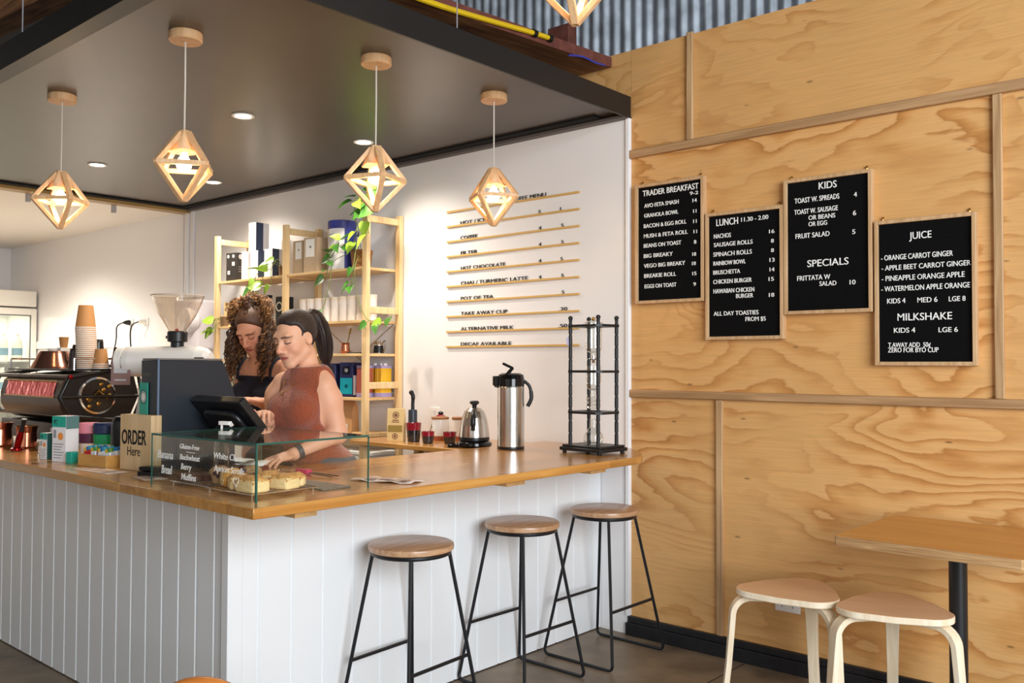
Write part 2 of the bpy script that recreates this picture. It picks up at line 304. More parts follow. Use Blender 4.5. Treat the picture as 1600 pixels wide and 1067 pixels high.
TXT = {'1': [('TRADER BREAKFAST', 0.299, 2.352, 0.337, 0.032), ('9-2', 0.587, 2.324, 0.049, 0.019), ('AVO FETA SMASH', 0.309, 2.289, 0.21, 0.022), ('14', 0.603, 2.285, 0.024, 0.02), ('GRANOLA BOWL', 0.308, 2.236, 0.209, 0.022), ('11', 0.607, 2.23, 0.018, 0.019), ('BACON & EGG ROLL', 0.306, 2.18, 0.259, 0.022), ('11', 0.607, 2.177, 0.019, 0.02), ('MUSH & FETA ROLL', 0.306, 2.126, 0.266, 0.022), ('11', 0.609, 2.124, 0.019, 0.019), ('BEANS ON TOAST', 0.306, 2.074, 0.228, 0.022), ('8', 0.611, 2.07, 0.013, 0.02), ('BIG BREAKY', 0.306, 2.019, 0.178, 0.022), ('18', 0.601, 2.008, 0.022, 0.019), ('VEGO BIG BREAKY', 0.306, 1.966, 0.251, 0.022), ('18', 0.599, 1.96, 0.022, 0.019), ('BREAKIE ROLL', 0.308, 1.912, 0.195, 0.022), ('15', 0.601, 1.908, 0.023, 0.019), ('EGGS ON TOAST', 0.311, 1.856, 0.194, 0.022), ('9', 0.607, 1.853, 0.014, 0.019)] ,
'2': [('LUNCH', 0.739, 2.148, 0.119, 0.036), ('11.30 - 2.00', 0.876, 2.156, 0.142, 0.022), ('NACHOS', 0.725, 2.086, 0.094, 0.023), ('16', 1.023, 2.085, 0.027, 0.019), ('SAUSAGE ROLLS', 0.725, 2.043, 0.21, 0.022), ('8', 1.033, 2.039, 0.014, 0.019), ('SPINACH ROLLS', 0.722, 1.994, 0.209, 0.023), ('8', 1.033, 1.993, 0.014, 0.019), ('RAINBOW BOWL', 0.722, 1.949, 0.176, 0.022), ('13', 1.025, 1.946, 0.025, 0.02), ('BRUSCHETTA', 0.721, 1.903, 0.147, 0.022), ('14', 1.025, 1.9, 0.024, 0.02), ('CHICKEN BURGER', 0.721, 1.856, 0.209, 0.022), ('15', 1.02, 1.854, 0.026, 0.02), ('HAWAIIAN CHICKEN', 0.722, 1.808, 0.221, 0.023), ('BURGER', 0.847, 1.779, 0.091, 0.022), ('18', 1.021, 1.777, 0.027, 0.02), ('ALL DAY TOASTIES', 0.723, 1.695, 0.242, 0.022), ('FROM $5', 0.897, 1.663, 0.106, 0.022)] ,
'3': [('KIDS', 1.271, 2.268, 0.084, 0.034), ('TOAST W. SPREADS', 1.153, 2.214, 0.213, 0.025), ('4', 1.434, 2.213, 0.014, 0.022), ('TOAST W. SAUSAGE', 1.151, 2.161, 0.208, 0.024), ('OR BEANS', 1.221, 2.129, 0.126, 0.022), ('6', 1.43, 2.129, 0.014, 0.023), ('OR EGG', 1.221, 2.099, 0.088, 0.022), ('FRUIT SALAD', 1.157, 2.046, 0.163, 0.024), ('5', 1.426, 2.044, 0.014, 0.022), ('SPECIALS', 1.214, 1.908, 0.193, 0.034), ('FRITTATA W', 1.164, 1.846, 0.158, 0.024), ('SALAD', 1.272, 1.816, 0.079, 0.022), ('10', 1.413, 1.815, 0.026, 0.022)] ,
'4': [('JUICE', 1.675, 1.998, 0.091, 0.032), ('- ORANGE CARROT GINGER', 1.554, 1.913, 0.296, 0.024), ('- APPLE BEET CARROT GINGER', 1.556, 1.868, 0.363, 0.023), ('- PINEAPPLE ORANGE APPLE', 1.556, 1.821, 0.339, 0.024), ('- WATERMELON APPLE ORANGE', 1.554, 1.775, 0.362, 0.024), ('KIDS 4', 1.579, 1.721, 0.077, 0.023), ('MED 6', 1.707, 1.72, 0.081, 0.023), ('LGE 8', 1.834, 1.72, 0.065, 0.022), ('MILKSHAKE', 1.623, 1.644, 0.222, 0.033), ('KIDS 4', 1.607, 1.591, 0.089, 0.023), ('LGE 6', 1.792, 1.59, 0.076, 0.022), ('T.AWAY ADD  50¢', 1.582, 1.528, 0.176, 0.021), ('ZERO FOR BYO CUP', 1.581, 1.505, 0.209, 0.022)] ,
'm0': [('COFFEE MENU', -0.665, 2.434, 0.301, 0.025)] ,
'm1': [('HOT / ICED', -1.069, 2.343, 0.257, 0.024), ('S', -0.421, 2.346, 0.017, 0.023), ('L', -0.257, 2.346, 0.014, 0.022)] ,
'm2': [('COFFEE', -1.068, 2.242, 0.148, 0.025), ('4', -0.419, 2.248, 0.02, 0.023), ('5', -0.249, 2.25, 0.016, 0.022)] ,
'm3': [('FILTER', -1.065, 2.15, 0.147, 0.024), ('4', -0.419, 2.152, 0.02, 0.023), ('5', -0.249, 2.151, 0.016, 0.022)] ,
'm4': [('HOT CHOCOLATE', -1.064, 2.05, 0.38, 0.024), ('4', -0.419, 2.055, 0.02, 0.022), ('5', -0.255, 2.054, 0.016, 0.022)] ,
'm5': [('CHAI / TURMERIC LATTE', -1.063, 1.953, 0.56, 0.025), ('4', -0.418, 1.958, 0.02, 0.023), ('5', -0.249, 1.957, 0.017, 0.022)] ,
'm6': [('POT OF TEA', -1.063, 1.858, 0.283, 0.024), ('5', -0.245, 1.861, 0.017, 0.022)] ,
'm7': [('TAKE AWAY CUP', -1.062, 1.761, 0.397, 0.025), ('.20', -0.265, 1.764, 0.06, 0.022)] ,
'm8': [('ALTERNATIVE MILK', -1.061, 1.664, 0.445, 0.024), ('.50', -0.271, 1.666, 0.066, 0.022)] ,
'm9': [('DECAF AVAILABLE', -1.061, 1.568, 0.427, 0.024)] }

# ================================================================== the setting
mb = MB(); mb.box(-9.5, 9, -12, 0.4, -0.05, 0)
fm = M('brown_concrete', (122, 106, 86), 0.42, var=0.38, vscale=4.5, bump=0.08, bscale=40)
struct(mb, 'floor', fm)
mb = MB(); mb.box(0.9, 0.906, -12, -0.03, 0.0, 0.0012); mb.box(0.9, 9, -1.03, -1.024, 0.0, 0.0012)
struct(mb, 'trim_1', M('floor_joint', (52, 44, 36), 0.8))
# white panelled wall behind the shop
mb = MB(); mb.box(-4.45, 0.205, 0.0, 0.06, 0, 2.80); mb.box(-8.6, -4.56, 0.0, 0.06, 0, 2.82)
struct(mb, 'wall_back', WHITE)
mb = MB(); mb.box(0.198, 0.222, -0.012, 0.05, 0.1, 2.79); mb.box(-4.41, -4.36, -0.012, 0.0, 0, 2.79); mb.box(-4.52, -4.46, -0.012, 0.02, 0, 2.79); mb.box(-4.56, -4.45, 0.01, 0.06, 0, 2.79)
struct(mb, 'trim_2', M('white_joiner', (240, 240, 242), 0.35), bevel=0.003)
mb = MB(); mb.box(-8.66, -8.6, -6, 0.06, 0, 2.82); struct(mb, 'wall_left', WHITE)
mb = MB(); mb.box(-8.6, -4.6, -0.02, 0.0, 1.60, 1.685); struct(mb, 'trim_3', M('white_upstand', (236, 232, 226), 0.3), bevel=0.004)
# plywood wall: every sheet its own figure
px = MB(); px.box(-0.9, 6.5, 0.03, 0.10, 0, 3.165)
pw = struct(px, 'wall_right', M('stud_shadow', (60, 44, 28), 0.9))
for (x0, x1, z0, z1) in ((0.222, 0.757, 0.0, 1.29), (0.757, 2.9, 0.0, 1.29), (2.9, 6.5, 0.0, 1.29), (0.222, 2.025, 1.29, 2.59), (2.025, 4.4, 1.29, 2.59), (4.4, 6.5, 1.29, 2.59), (-0.6, 0.222, 2.80, 3.165), (0.222, 0.59, 2.59, 3.165), (0.59, 3.0, 2.59, 3.165), (3.0, 6.5, 2.59, 3.165)):
    b = MB(); b.box(x0+0.001, x1-0.001, 0.012, 0.03, z0+0.001, z1-0.001); b.build('plywood_sheet', PLY, pw)
mb = MB(); mb.box(0.222, 6.5, -0.012, 0.012, 1.272, 1.312); struct(mb, 'trim_4', TRIMW, bevel=0.004)
mb = MB(); mb.box(0.222, 6.5, -0.012, 0.012, 2.565, 2.610); struct(mb, 'trim_5', TRIMW, bevel=0.004)
for k, (x, z0, z1) in enumerate(((0.757, 0.10, 1.272), (2.028, 1.312, 2.565), (0.592, 2.61, 3.172))):
    mb = MB(); mb.box(x-0.018, x+0.018, -0.008, 0.012, z0, z1); struct(mb, 'trim_%d' % (6+k), TRIMV, bevel=0.004)
mb = MB(); mb.box(0.205, 6.5, -0.022, 0.012, 0, 0.066); mb.box(0.215, 6.5, -0.012, 0.012, 0.066, 0.1)
struct(mb, 'baseboard_right', M('black_skirting', (26, 26, 30), 0.45, var=0.3, vscale=20), bevel=0.003)
# galvanised corrugated wall above the plywood
mb = MB(); vs = []; n = 0; x = -3.2
while x < 6.5:
    y = 0.20+0.014*math.sin(2*math.pi*x/0.074); vs += [(x, y, 3.0), (x, y, 4.9)]; n += 1; x += 0.074/10
mb.add(vs, [(2*i, 2*i+2, 2*i+3, 2*i+1) for i in range(n-1)])
struct(mb, 'wall_top', M('galvanised_iron', (176, 184, 194), 0.38, 0.55, var=0.3, vscale=9), ang=80)
mb = MB(); mb.box(-9.5, 9, -12, 0.4, 4.9, 4.95); struct(mb, 'roof', M('roof_underside', (60, 52, 44), 0.8))
# dropped dark canopy over the shop
CANO = M('bronze_panel', (86, 77, 70), 0.34, 0.25, var=0.05, vscale=3)
CANOF = M('dark_fascia', (30, 27, 26), 0.45)
CGAP = M('black_gap', (6, 6, 6), 0.9)
mb = MB(); mb.box(-4.5, 0.216, -2.5, -0.0, 2.815, 2.86); cl = struct(mb, 'ceiling', CANO)
f = MB(); f.box(0.214, 0.228, -2.56, 0.0, 2.788, 2.905); f.box(-4.55, 0.214, -2.56, -2.48, 2.79, 2.905); f.build('fascia', CANOF, cl, bevel=0.002)
f = MB(); f.box(-4.42, 0.213, -0.05, 0.0, 2.785, 2.80); f.build('wall_channel', M('grey_channel', (96, 88, 86), 0.5), cl)
f = MB(); f.box(-4.42, 0.06, -0.115, -0.05, 2.802, 2.8151); f.box(-4.44, -4.36, -2.48, -0.05, 2.80, 2.8151); f.build('shadow_gap', CGAP, cl)
f = MB(); f.box(-4.56, -4.44, -2.48, 0.0, 2.775, 2.80); f.build('soffit_edge', wood('lit_soffit_edge', (176, 142, 80), (150, 116, 60), 'Y', 8, 10, 0.4), cl)  # yellow-brown tone paints in the light caught by the canopy's soffit edge
mb = MB(); mb.box(-8.6, -4.56, -6, 0.0, 2.80, 2.84); struct(mb, 'ceiling_back', M('white_ceiling', (236, 230, 222), 0.5))
for (y, x) in ((-1.95, -4.58), (-0.62, -4.58), (-1.3, -4.58)):
    mb = MB(); mb.box(x-0.02, x+0.02, y-0.015, y+0.015, 2.715, 2.80); o = mb.build('hanger_clip', M('grey_plastic', (176, 176, 180), 0.5), bevel=0.003)
    tag(o, 'small grey clip hanging under the back end of the dark canopy', 'clip', 'grey clips under the canopy end')
# roof timbers, conduit, cable, suspension wires
RED = M('red_brown_paint', (104, 58, 48), 0.65, var=0.3, vscale=14)
mb = MB(); vs = []
for y, zb, zt in ((0.0, 3.095, 3.15), (-1.3, 3.028, 3.083), (-3.6, 2.93, 2.985)):
    vs += [(-0.14, y, zb), (0.10, y, zb), (0.10, y, zt), (-0.14, y, zt)]
for i in (0, 4): mb.add(vs[i:i+8], [(0,4,5,1),(2,6,7,3),(3,7,4,0)], 0); mb.add(vs[i:i+8], [(1,5,6,2)], 1)
mb.add(vs[:4], [(0,1,2,3)], 0); mb.add(vs[8:], [(3,2,1,0)], 0)
o = mb.build('roof_beam', [wood('rough_beam', (166, 116, 72), (104, 66, 42), 'Y', 9, 12, 0.75), RED], weld=True, ang=20); o['kind'] = 'structure'
mb = MB(); mb.box(-0.44, -0.28, 0.10, 0.18, 3.16, 3.47); o = mb.build('roof_post', RED, bevel=0.005); o['kind'] = 'structure'
mb = MB(); mb.bar((-5.4, -2.0, 3.79), (0.2, -2.0, 3.38), 0.16, 0.15); o = mb.build('roof_beam', wood('dark_beam', (186, 132, 84), (112, 74, 46), 'X', 9, 12, 0.8), bevel=0.008); o['kind'] = 'structure'
t = thing('conduit', 'yellow conduit clipped along the rough beam above the black canopy', 'pipe', (0.10, -2.4, 3.0))
P = [(0.012, -1.0, -0.035), (0.012, 0, -0.002), (0.012, 0.6, 0.018), (0.012, 1.1, 0.036), (0.012, 1.72, 0.092), (0.012, 1.84, 0.10)]
mb = MB(); mb.tube(spline(P, 6), 0.013, 8); mb.build('pipe', M('yellow_pvc', (222, 186, 30), 0.4), t)
for k in (4, 5):
    mb = MB(); mb.lathe([(0.019, -0.012), (0.019, 0.012)], 10, T=Matrix.Translation(Vector(P[k])) @ Matrix.Rotation(R(90), 4, 'X')); mb.build('clip', BLACK, t)
mb = MB(); mb.tube(spline([(0, 0, 0), (0, 0.12, 0.022), (0, 0.24, 0.02), (-0.03, 0.40, 0.05)], 6), 0.005, 6)
tag(mb.build('cable', M('blue_cable', (52, 62, 170), 0.4), loc=(0.112, -0.40, 3.055)), 'blue cable running behind the canopy edge up to the plywood top', 'cable')
for (x, y, lab) in ((0.2, -1.31, 'thin steel wire suspending the canopy beside the yellow conduit'), (-1.42, -2.50, 'thin steel wire suspending the dark front corner of the canopy')):
    mb = MB(); mb.tube([(0, 0, 0), (0, 0, 2.0)], 0.003, 6); tag(mb.build('suspension_wire', M('wire_steel', (190, 190, 200), 0.4, 0.5), loc=(x, y, 2.9)), lab, 'wire')

# ================================================================== counter
def vboard(length, height, step, first=0.0, wv=0.011, dv=0.007, m=0):
    """boards with V joints; profile along x, face at y=0 towards -y"""
    prof = [(0, 0)]; x = first
    while x < length-0.02:
        if x > 0.02: prof += [(x-wv/2, 0), (x, dv), (x+wv/2, 0)]
        x += step
    prof.append((length, 0)); b = MB(); n = len(prof)
    vs = [(x, y, 0) for x, y in prof]+[(x, y, height) for x, y in prof]
    b.add(vs, [(i, i+1, n+i+1, n+i) for i in range(n-1)])
    b.add([(0,0,0),(0,.02,0),(0,.02,height),(0,0,height)], [(0,3,2,1)]); b.add([(length,0,0),(length,.02,0),(length,.02,height),(length,0,height)], [(0,1,2,3)])
    return b
ct = thing('counter', 'white tongue and groove boarded cafe counter running from the menu wall round the corner', 'counter', (0, 0, 0))
vboard(4.3, 0.964, 0.130, 0.072, 0.016, 0.011).build('boarded_front', WHITEJ, ct, loc=(-4.3, -2.293, 0.006), ang=15)
vboard(2.265, 0.964, 0.148, 0.10).build('boarded_front', WHITEJ, ct, loc=(0.03, -2.27, 0.006), rot=(0, 0, R(90)), ang=15)
b = MB(); b.box(-0.005, 0.040, -2.303, -2.24, 0.004, 0.964); b.build('corner_trim', WHITEJ, ct, bevel=0.003)
b = MB(); b.box(-4.3, 0.0, -2.27, -2.24, 0.01, 0.96); b.box(-0.05, 0.005, -2.24, -0.005, 0.01, 0.96); b.build('carcass', M('white_board_back', (200, 200, 200), 0.6), ct)
b = MB(); b.box(-4.3, 0.02, -2.286, -2.24, 0.0, 0.008); b.box(-0.02, 0.026, -2.24, -0.01, 0.0, 0.008); b.build('base_packer', M('dark_packer', (40, 28, 26), 0.9), ct)
for y in (-2.285, -1.22, -0.62):
    b = MB(); b.box(0.031, 0.42, y, y+0.12 if y > -2 else y+0.09, 0.928, 0.9635); b.build('support_batten', wood('batten_pine', (224, 180, 122), (204, 158, 100), 'X', 10, 10, 0.6), ct, bevel=0.002)
bt = thing('benchtop', 'honey oak L shaped benchtop with overhanging bar on the white counter', 'worktop', (0, 0, 0.964))
end = [(-0.37, -0.004), (0.215, -0.004), (0.30, -0.075), (0.40, -0.175), (0.48, -0.275), (0.522, -0.36), (0.5285, -0.43)]
b = MB(); b.prism([(0.5285, -2.5145)]+list(reversed(end))+[(-0.37, -1.76), (-0.37, -2.5145)], 0, 0.036); b.build('bar_top', BENCH, bt, bevel=0.003)
b = MB(); b.prism([(-0.3705, -2.5145), (-0.3705, -1.76), (-4.3, -1.76), (-4.3, -2.5145)], 0, 0.036); b.build('service_top', BENCHX, bt, bevel=0.003)
bb = thing('back_bench', 'narrow honey timber bench under the coffee menu holding the kettle', 'worktop', (-1.42, -0.6, 0))
b = MB(); b.box(0, 1.045, 0, 0.595, 0.957, 0.985); b.build('bench_top', BENCHX, bb, bevel=0.004)
for (x, y) in ((0.03, 0.05), (0.03, 0.5), (0.5, 0.5), (0.97, 0.5)):
    b = MB(); b.box(x, x+0.045, y, y+0.045, 0, 0.957); b.build('leg', PINE, bb)

# ================================================================== pendants and downlights
WARM = (255, 222, 172)
BULB = M('bulb_glow', (255, 235, 200), 0.3, emit=(255, 226, 176), estr=18)
CORDM = M('clear_cord', (206, 198, 186), 0.4)
def pendant(label, loc, rz, hang, cord=True):
    """loc: underside of what it hangs from; hang: drop to the cap top"""
    t = thing('pendant_lamp', label, 'lamp', loc, rz, None)
    zt, zm, zb = -hang, -hang-0.150, -hang-0.289; rc = 0.135
    b = MB(); b.lathe([(0.066, 0), (0.068, -0.004), (0.068, -0.034), (0.064, -0.038)], 28); b.build('ceiling_rose', LAMPW, t)
    b = MB(); b.tube([(0, 0, -0.03), (0, 0.001, -hang*0.5), (0, 0, zt+0.004)], 0.0038, 6); b.build('cord', CORDM, t)
    s = MB(); C4 = [(rc*math.cos(R(90*i)), rc*math.sin(R(90*i)), zm) for i in range(4)]
    for i in range(4):
        p = Vector(C4[i]); q = Vector(C4[(i+1) % 4]); s.bar(p, q, 0.019, 0.019)
        d = p.normalized() if False else Vector((math.cos(R(90*i)), math.sin(R(90*i)), 0))
        s.bar(Vector((0, 0, zt-0.012))+d*0.022, p, 0.023, 0.019, up=d); s.bar(p, Vector((0, 0, zb))+d*0.004, 0.023, 0.019, up=d)
    s.build('lamp_frame', LAMPW, t, bevel=0.0015)
    c = MB(); n = 4; A = [(0.028*math.cos(R(90*i+45)), 0.028*math.sin(R(90*i+45))) for i in range(4)]; B = [(0.074*math.cos(R(90*i+45)), 0.074*math.sin(R(90*i+45))) for i in range(4)]
    c.add([(x, y, zt) for x, y in A]+[(x, y, zt-0.088) for x, y in B], [(0,1,2,3)]+[(i, 4+i, 4+(i+1) % 4, (i+1) % 4) for i in range(4)])
    o = c.build('lamp_cap', LAMPW, t); md = o.modifiers.new('wall', 'SOLIDIFY'); md.thickness = 0.006; md.offset = -1
    k = MB(); k.lathe([(0.014, zt-0.03), (0.017, zt-0.05), (0.017, zt-0.09), (0.014, zt-0.10)], 12); k.build('lamp_holder', M('white_holder', (238, 232, 220), 0.4), t)
    g = MB(); g.lathe([(0.001, zt-0.17), (0.016, zt-0.167), (0.029, zt-0.152), (0.031, zt-0.138), (0.026, zt-0.122), (0.015, zt-0.106), (0.013, zt-0.099)], 16); g.build('bulb', BULB, t)
    l = bpy.data.lights.new('pendant_glow', 'POINT'); l.energy = 3.2; l.color = s2l(WARM); l.shadow_soft_size = 0.035
    lo = bpy.data.objects.new('pendant_glow', l); COL.objects.link(lo); lo.parent = t; lo.location = (0, 0, zt-0.185)
    return t
ZC = 2.815
pendant('timber octahedron pendant, leftmost of those under the dark canopy, nearest the milk fridge', (-1.782, -2.175, ZC), R(-2), 0.392)
pendant('timber octahedron pendant second from left, above the order sign and black cabinet', (-0.494, -2.203, ZC), R(10), 0.408)
pendant('timber octahedron pendant third from left, in front of the trailing shelf plant', (-0.128, -1.490, ZC), R(-26), 0.398)
pendant('timber octahedron pendant hiding the heading of the white wall coffee menu', (-0.104, -0.740, ZC), R(12), 0.376)
pendant('timber pendant cut off by the top of the picture, before the corrugated iron', (1.25, -1.83, 4.9), R(24), 2.085)
def downlight(label, loc, energy, group):
    t = thing('downlight', label, 'lamp', loc, 0, group)
    b = MB(); b.lathe([(0.036, 0.0), (0.062, -0.002), (0.062, -0.006), (0.056, -0.009), (0.045, -0.006), (0.043, 0.001)], 24, cap=False); b.build('trim_ring', M('white_ring', (245, 242, 236), 0.4), t)
    b = MB(); b.lathe([(0.0001, -0.005), (0.044, -0.005)], 24, cap=False); b.build('lens', M('downlight_lens', (255, 250, 240), 0.3, emit=(255, 240, 214), estr=20), t)
    l = bpy.data.lights.new('downlight_beam', 'SPOT'); l.energy = energy; l.color = s2l((255, 243, 226)); l.spot_size = R(150); l.spot_blend = 1.0; l.shadow_soft_size = 0.05
    lo = bpy.data.objects.new('downlight_beam', l); COL.objects.link(lo); lo.parent = t; lo.location = (0, 0, -0.03)
for x, y, lab in ((-1.414, -1.36, 'round downlight in the dark canopy between the two middle pendants'), (-3.265, -1.34, 'round downlight in the dark canopy right of the leftmost pendant'),
                  (-3.2, -0.50, 'round downlight in the dark canopy near its back left corner by the wall'), (-1.372, -0.548, 'round downlight in the dark canopy just left of the third pendant cord')):
    downlight(lab, (x, y, ZC), 78, 'downlights in the dark canopy')
for x, y, lab in ((-6.3, -1.15, 'round downlight in the white back ceiling above the paper cup stacks'), (-7.6, -1.9, 'round downlight in the white back ceiling at the left edge of the picture'), (-5.6, -1.9, 'round downlight in the white back ceiling hidden behind the leftmost pendant')):
    downlight(lab, (x, y, 2.80), 340, 'downlights in the white back ceiling')

# ================================================================== letter boards on the plywood
FELT = M('black_felt_board', (6, 6, 7), 0.9, spec=0.2)
nt = FELT.node_tree; tcn = nt.nodes.new('ShaderNodeTexCoord'); wv = nt.nodes.new('ShaderNodeTexWave'); wv.bands_direction = 'Z'; wv.inputs['Scale'].default_value = 34
nt.links.new(tcn.outputs['Object'], wv.inputs['Vector']); bpn = nt.nodes.new('ShaderNodeBump'); bpn.inputs['Strength'].default_value = 0.5; bpn.inputs['Distance'].default_value = 0.003
nt.links.new(wv.outputs['Fac'], bpn.inputs['Height']); nt.links.new(bpn.outputs[0], nt.nodes['Principled BSDF'].inputs['Normal'])
BW, BH = 0.415, 0.64
for key, x0, z0, nm, lab in (('1', 0.268, 1.771, 'breakfast', 'oak framed black letter board listing TRADER BREAKFAST, leftmost on the plywood'), ('2', 0.692, 1.572, 'lunch', 'oak framed black letter board headed LUNCH, second from left on the plywood'),
                         ('3', 1.110, 1.686, 'kids', 'oak framed black letter board headed KIDS and SPECIALS, highest on the plywood'), ('4', 1.534, 1.447, 'juice', 'oak framed black letter board headed JUICE and MILKSHAKE, rightmost on the plywood')):
    t = thing('letter_board', lab, 'menu board', (x0, 0.012, z0), 0, 'letter boards on the plywood wall')
    b = MB(); fw_ = 0.017
    b.box(0, fw_, -0.037, 0, 0, BH); b.box(BW-fw_, BW, -0.037, 0, 0, BH); b.box(fw_, BW-fw_, -0.037, 0, 0, fw_); b.box(fw_, BW-fw_, -0.037, 0, BH-fw_, BH)
    b.build('frame', FRAMEW, t, bevel=0.002)
    b = MB(); b.box(fw_, BW-fw_, -0.024, -0.004, fw_, BH-fw_); b.build('felt_panel', FELT, t)
    b = MB(); k = 0.995
    for s, x, z, wd, hh in TXT[key]:
        gx = 2.9785+(x-2.9785)*k; gz = 1.4478+(z-1.4478)*k
        b.text(s, xz(gx-x0, -0.0255, gz-z0), wd, hh*0.98, 0.003, bold=0.003); b.build('lettering', LETTER, t, smooth=False); b = MB()
    for sx in (0.03, BW-0.03):
        b = MB(); b.tube([(sx, -0.006, BH), (sx, -0.008, BH+0.012), (sx, 0.0, BH+0.02)], 0.003, 6); b.ball((sx, -0.007, BH+0.014), 0.006, 8); b.build('hanging_screw', BRASS, t)
# ------------------------------------------------------------------ coffee menu on the white wall
RAILW = M('rail_timber', (214, 174, 104), 0.5)
names = ['COFFEE MENU, the top one', 'HOT / ICED', 'COFFEE', 'FILTER', 'HOT CHOCOLATE', 'CHAI / TURMERIC LATTE', 'POT OF TEA', 'TAKE AWAY CUP', 'ALTERNATIVE MILK', 'DECAF AVAILABLE']
for i in range(10):
    z = 2.4327-i*0.0966
    t = thing('menu_rail', 'timber menu rail on the white wall lettered '+names[i], 'menu rail', (-1.186, 0, z-0.006), 0, 'rails of the coffee menu')
    b = MB(); b.box(0, 1.068, -0.012, 0, -0.006, 0.006); b.build('rail', RAILW, t, bevel=0.001)
    b = MB()
    for s, x, zz, wd, hh in TXT['m%d' % i]: b.text(s, xz(x+1.186, -0.004, 0.006), wd, hh*0.95, 0.003); b.build('lettering', INK, t, smooth=False); b = MB()

# ================================================================== stools and table
STEELK = M('black_stool_steel', (28, 29, 33), 0.35, 0.2)
def bar_stool(label, x, y, rz, sx=0.205, sy=0.225):
    t = thing('bar_stool', label, 'stool', (x, y, 0), rz, 'black wire bar stools along the counter')
    b = MB(); b.lathe([(0.0, 0.698), (0.166, 0.698), (0.172, 0.702), (0.174, 0.712), (0.172, 0.722), (0.166, 0.726), (0.0, 0.727)], 48); b.build('seat', SEATW, t, weld=True)
    b = MB(); b.tube([(0.155*math.cos(a*math.pi/18), 0.155*math.sin(a*math.pi/18), 0.689) for a in range(36)], 0.0085, 8, closed=True); b.build('seat_ring', STEELK, t)
    tx, ty, r = 0.105, 0.112, 0.0076
    for s in (-1, 1):
        # one bent rod: down a leg, along the floor, up the other leg
        for e in (-1, 1):
            b = MB(); foot = (e*sx, s*sy, 0.03); b.tube([(e*tx, s*ty, 0.69), foot], r, 8); b.build('leg', STEELK, t)
        b = MB(); pts = [(-sx, s*sy, 0.03)]+[(-sx+0.022*(1-math.cos(a)), s*sy, 0.0076+0.0224*(1-math.sin(a))) for a in (0.5, 1.0, 1.57)]
        pts += [(-p[0], p[1], p[2]) for p in reversed(pts)]
        b.tube(pts, r, 8); b.build('floor_bar', STEELK, t)
    f = (0.69-0.265)/0.66
    for e in (-1, 1):
        X = e*(tx+(sx-tx)*f); Y = ty+(sy-ty)*f
        b = MB(); b.tube([(X, -Y, 0.265), (X, Y, 0.265)], r, 8); b.build('foot_rest', STEELK, t)
    return t
bar_stool('round timber seat bar stool nearest the counter corner, leftmost of three', 0.243, -1.60, R(4), 0.19, 0.21)
bar_stool('round timber seat bar stool in the middle of three along the counter', 0.246, -0.917, R(-1), 0.20, 0.205)
bar_stool('round timber seat bar stool beside the plywood wall, rightmost of three', 0.300, -0.345, R(0), 0.205, 0.222)

def bent_stool(label, x, y, rz):
    H = 0.51; t = thing('bentwood_stool', label, 'stool', (x, y, 0), rz, 'pale bentwood stools by the cafe table')
    # rounded triangle seat
    pts = []; Rr, rc = 0.128, 0.10
    for k in range(3):
        a = R(90+120*k); c = (Rr*math.cos(a), Rr*math.sin(a)); pts += arc(c, rc, a-R(60), a+R(60), 10)
        # slightly bowed sides
        n = R(90+120*k+60); d = (Rr*math.cos(R(60))+rc+0.012); pts.append((d*math.cos(n), d*math.sin(n)))
    b = MB(); b.prism(pts, H-0.026, H, 0, None, 1); b.build('seat', [BIRCH, BIRCHTOP], t, bevel=0.003, ang=50)
    for k in range(3):
        a = R(90+120*k); d = Vector((math.cos(a), math.sin(a), 0)); s = Vector((-d.y, d.x, 0)); z0 = H-0.026-0.0125
        path = [Vector((0, 0, z0))+d*0.06, Vector((0, 0, z0))+d*0.17]
        for i in range(1, 9):
            q = R(83)*i/8; path.append(Vector((0, 0, z0-0.075*(1-math.cos(q))))+d*(0.17+0.075*math.sin(q)))
        e = path[-1]; path += [Vector((d.x*0.262, d.y*0.262, z0-0.28)), Vector((d.x*0.285, d.y*0.285, 0))]
        vs = []; fs = []; N = len(path)
        for i, p in enumerate(path):
            tg = (path[min(i+1, N-1)]-path[max(i-1, 0)]).normalized(); nn = tg.cross(s).normalized()*0.0115; hw = s*(0.027 if i < N-2 else 0.022)
            vs += [p-nn-hw, p-nn+hw, p+nn+hw, p+nn-hw]
        for i in range(N-1):
            for j in range(4): fs.append((4*i+j, 4*i+(j+1) % 4, 4*i+4+(j+1) % 4, 4*i+4+j))
        fs += [(3, 2, 1, 0), (4*N-4, 4*N-3, 4*N-2, 4*N-1)]
        b = MB(); b.add(vs, fs); b.build('leg', BIRCH, t, bevel=0.002, ang=50)
    return t
bent_stool('pale bentwood three legged stool in front of the white wall socket', 1.338, -0.45, R(5))
bent_stool('pale bentwood three legged stool beside the black table post', 1.745, -0.43, R(20))
t = thing('cafe_table', 'plywood topped cafe table on a black post at the right edge', 'table', (1.955, -0.46, 0))
b = MB(); b.prism(rrect(-0.30, 0.32, -0.33, 0.31, 0.008), 0.785, 0.82, 1, None, 0)
plyedge = wood('ply_edge', (206, 166, 116), (150, 108, 66), 'X', 40, 40, 0.6); plyedge.node_tree.nodes['Mapping'].inputs['Scale'].default_value = (2, 2, 90)
b.build('table_top', [TABLEW, plyedge], t)
b = MB(); b.lathe([(0.033, 0.03), (0.033, 0.785)], 24, c=(-0.008, 0.15, 0)); b.build('post', BLACKM, t)
b = MB(); b.lathe([(0.22, 0), (0.22, 0.008), (0.06, 0.028), (0.034, 0.03)], 32, c=(-0.008, 0.15, 0)); b.build('base', BLACKM, t)
b = MB(); b.box(-0.16, 0.16, 0.12, 0.18, 0.776, 0.785); b.build('top_plate', BLACKM, t)
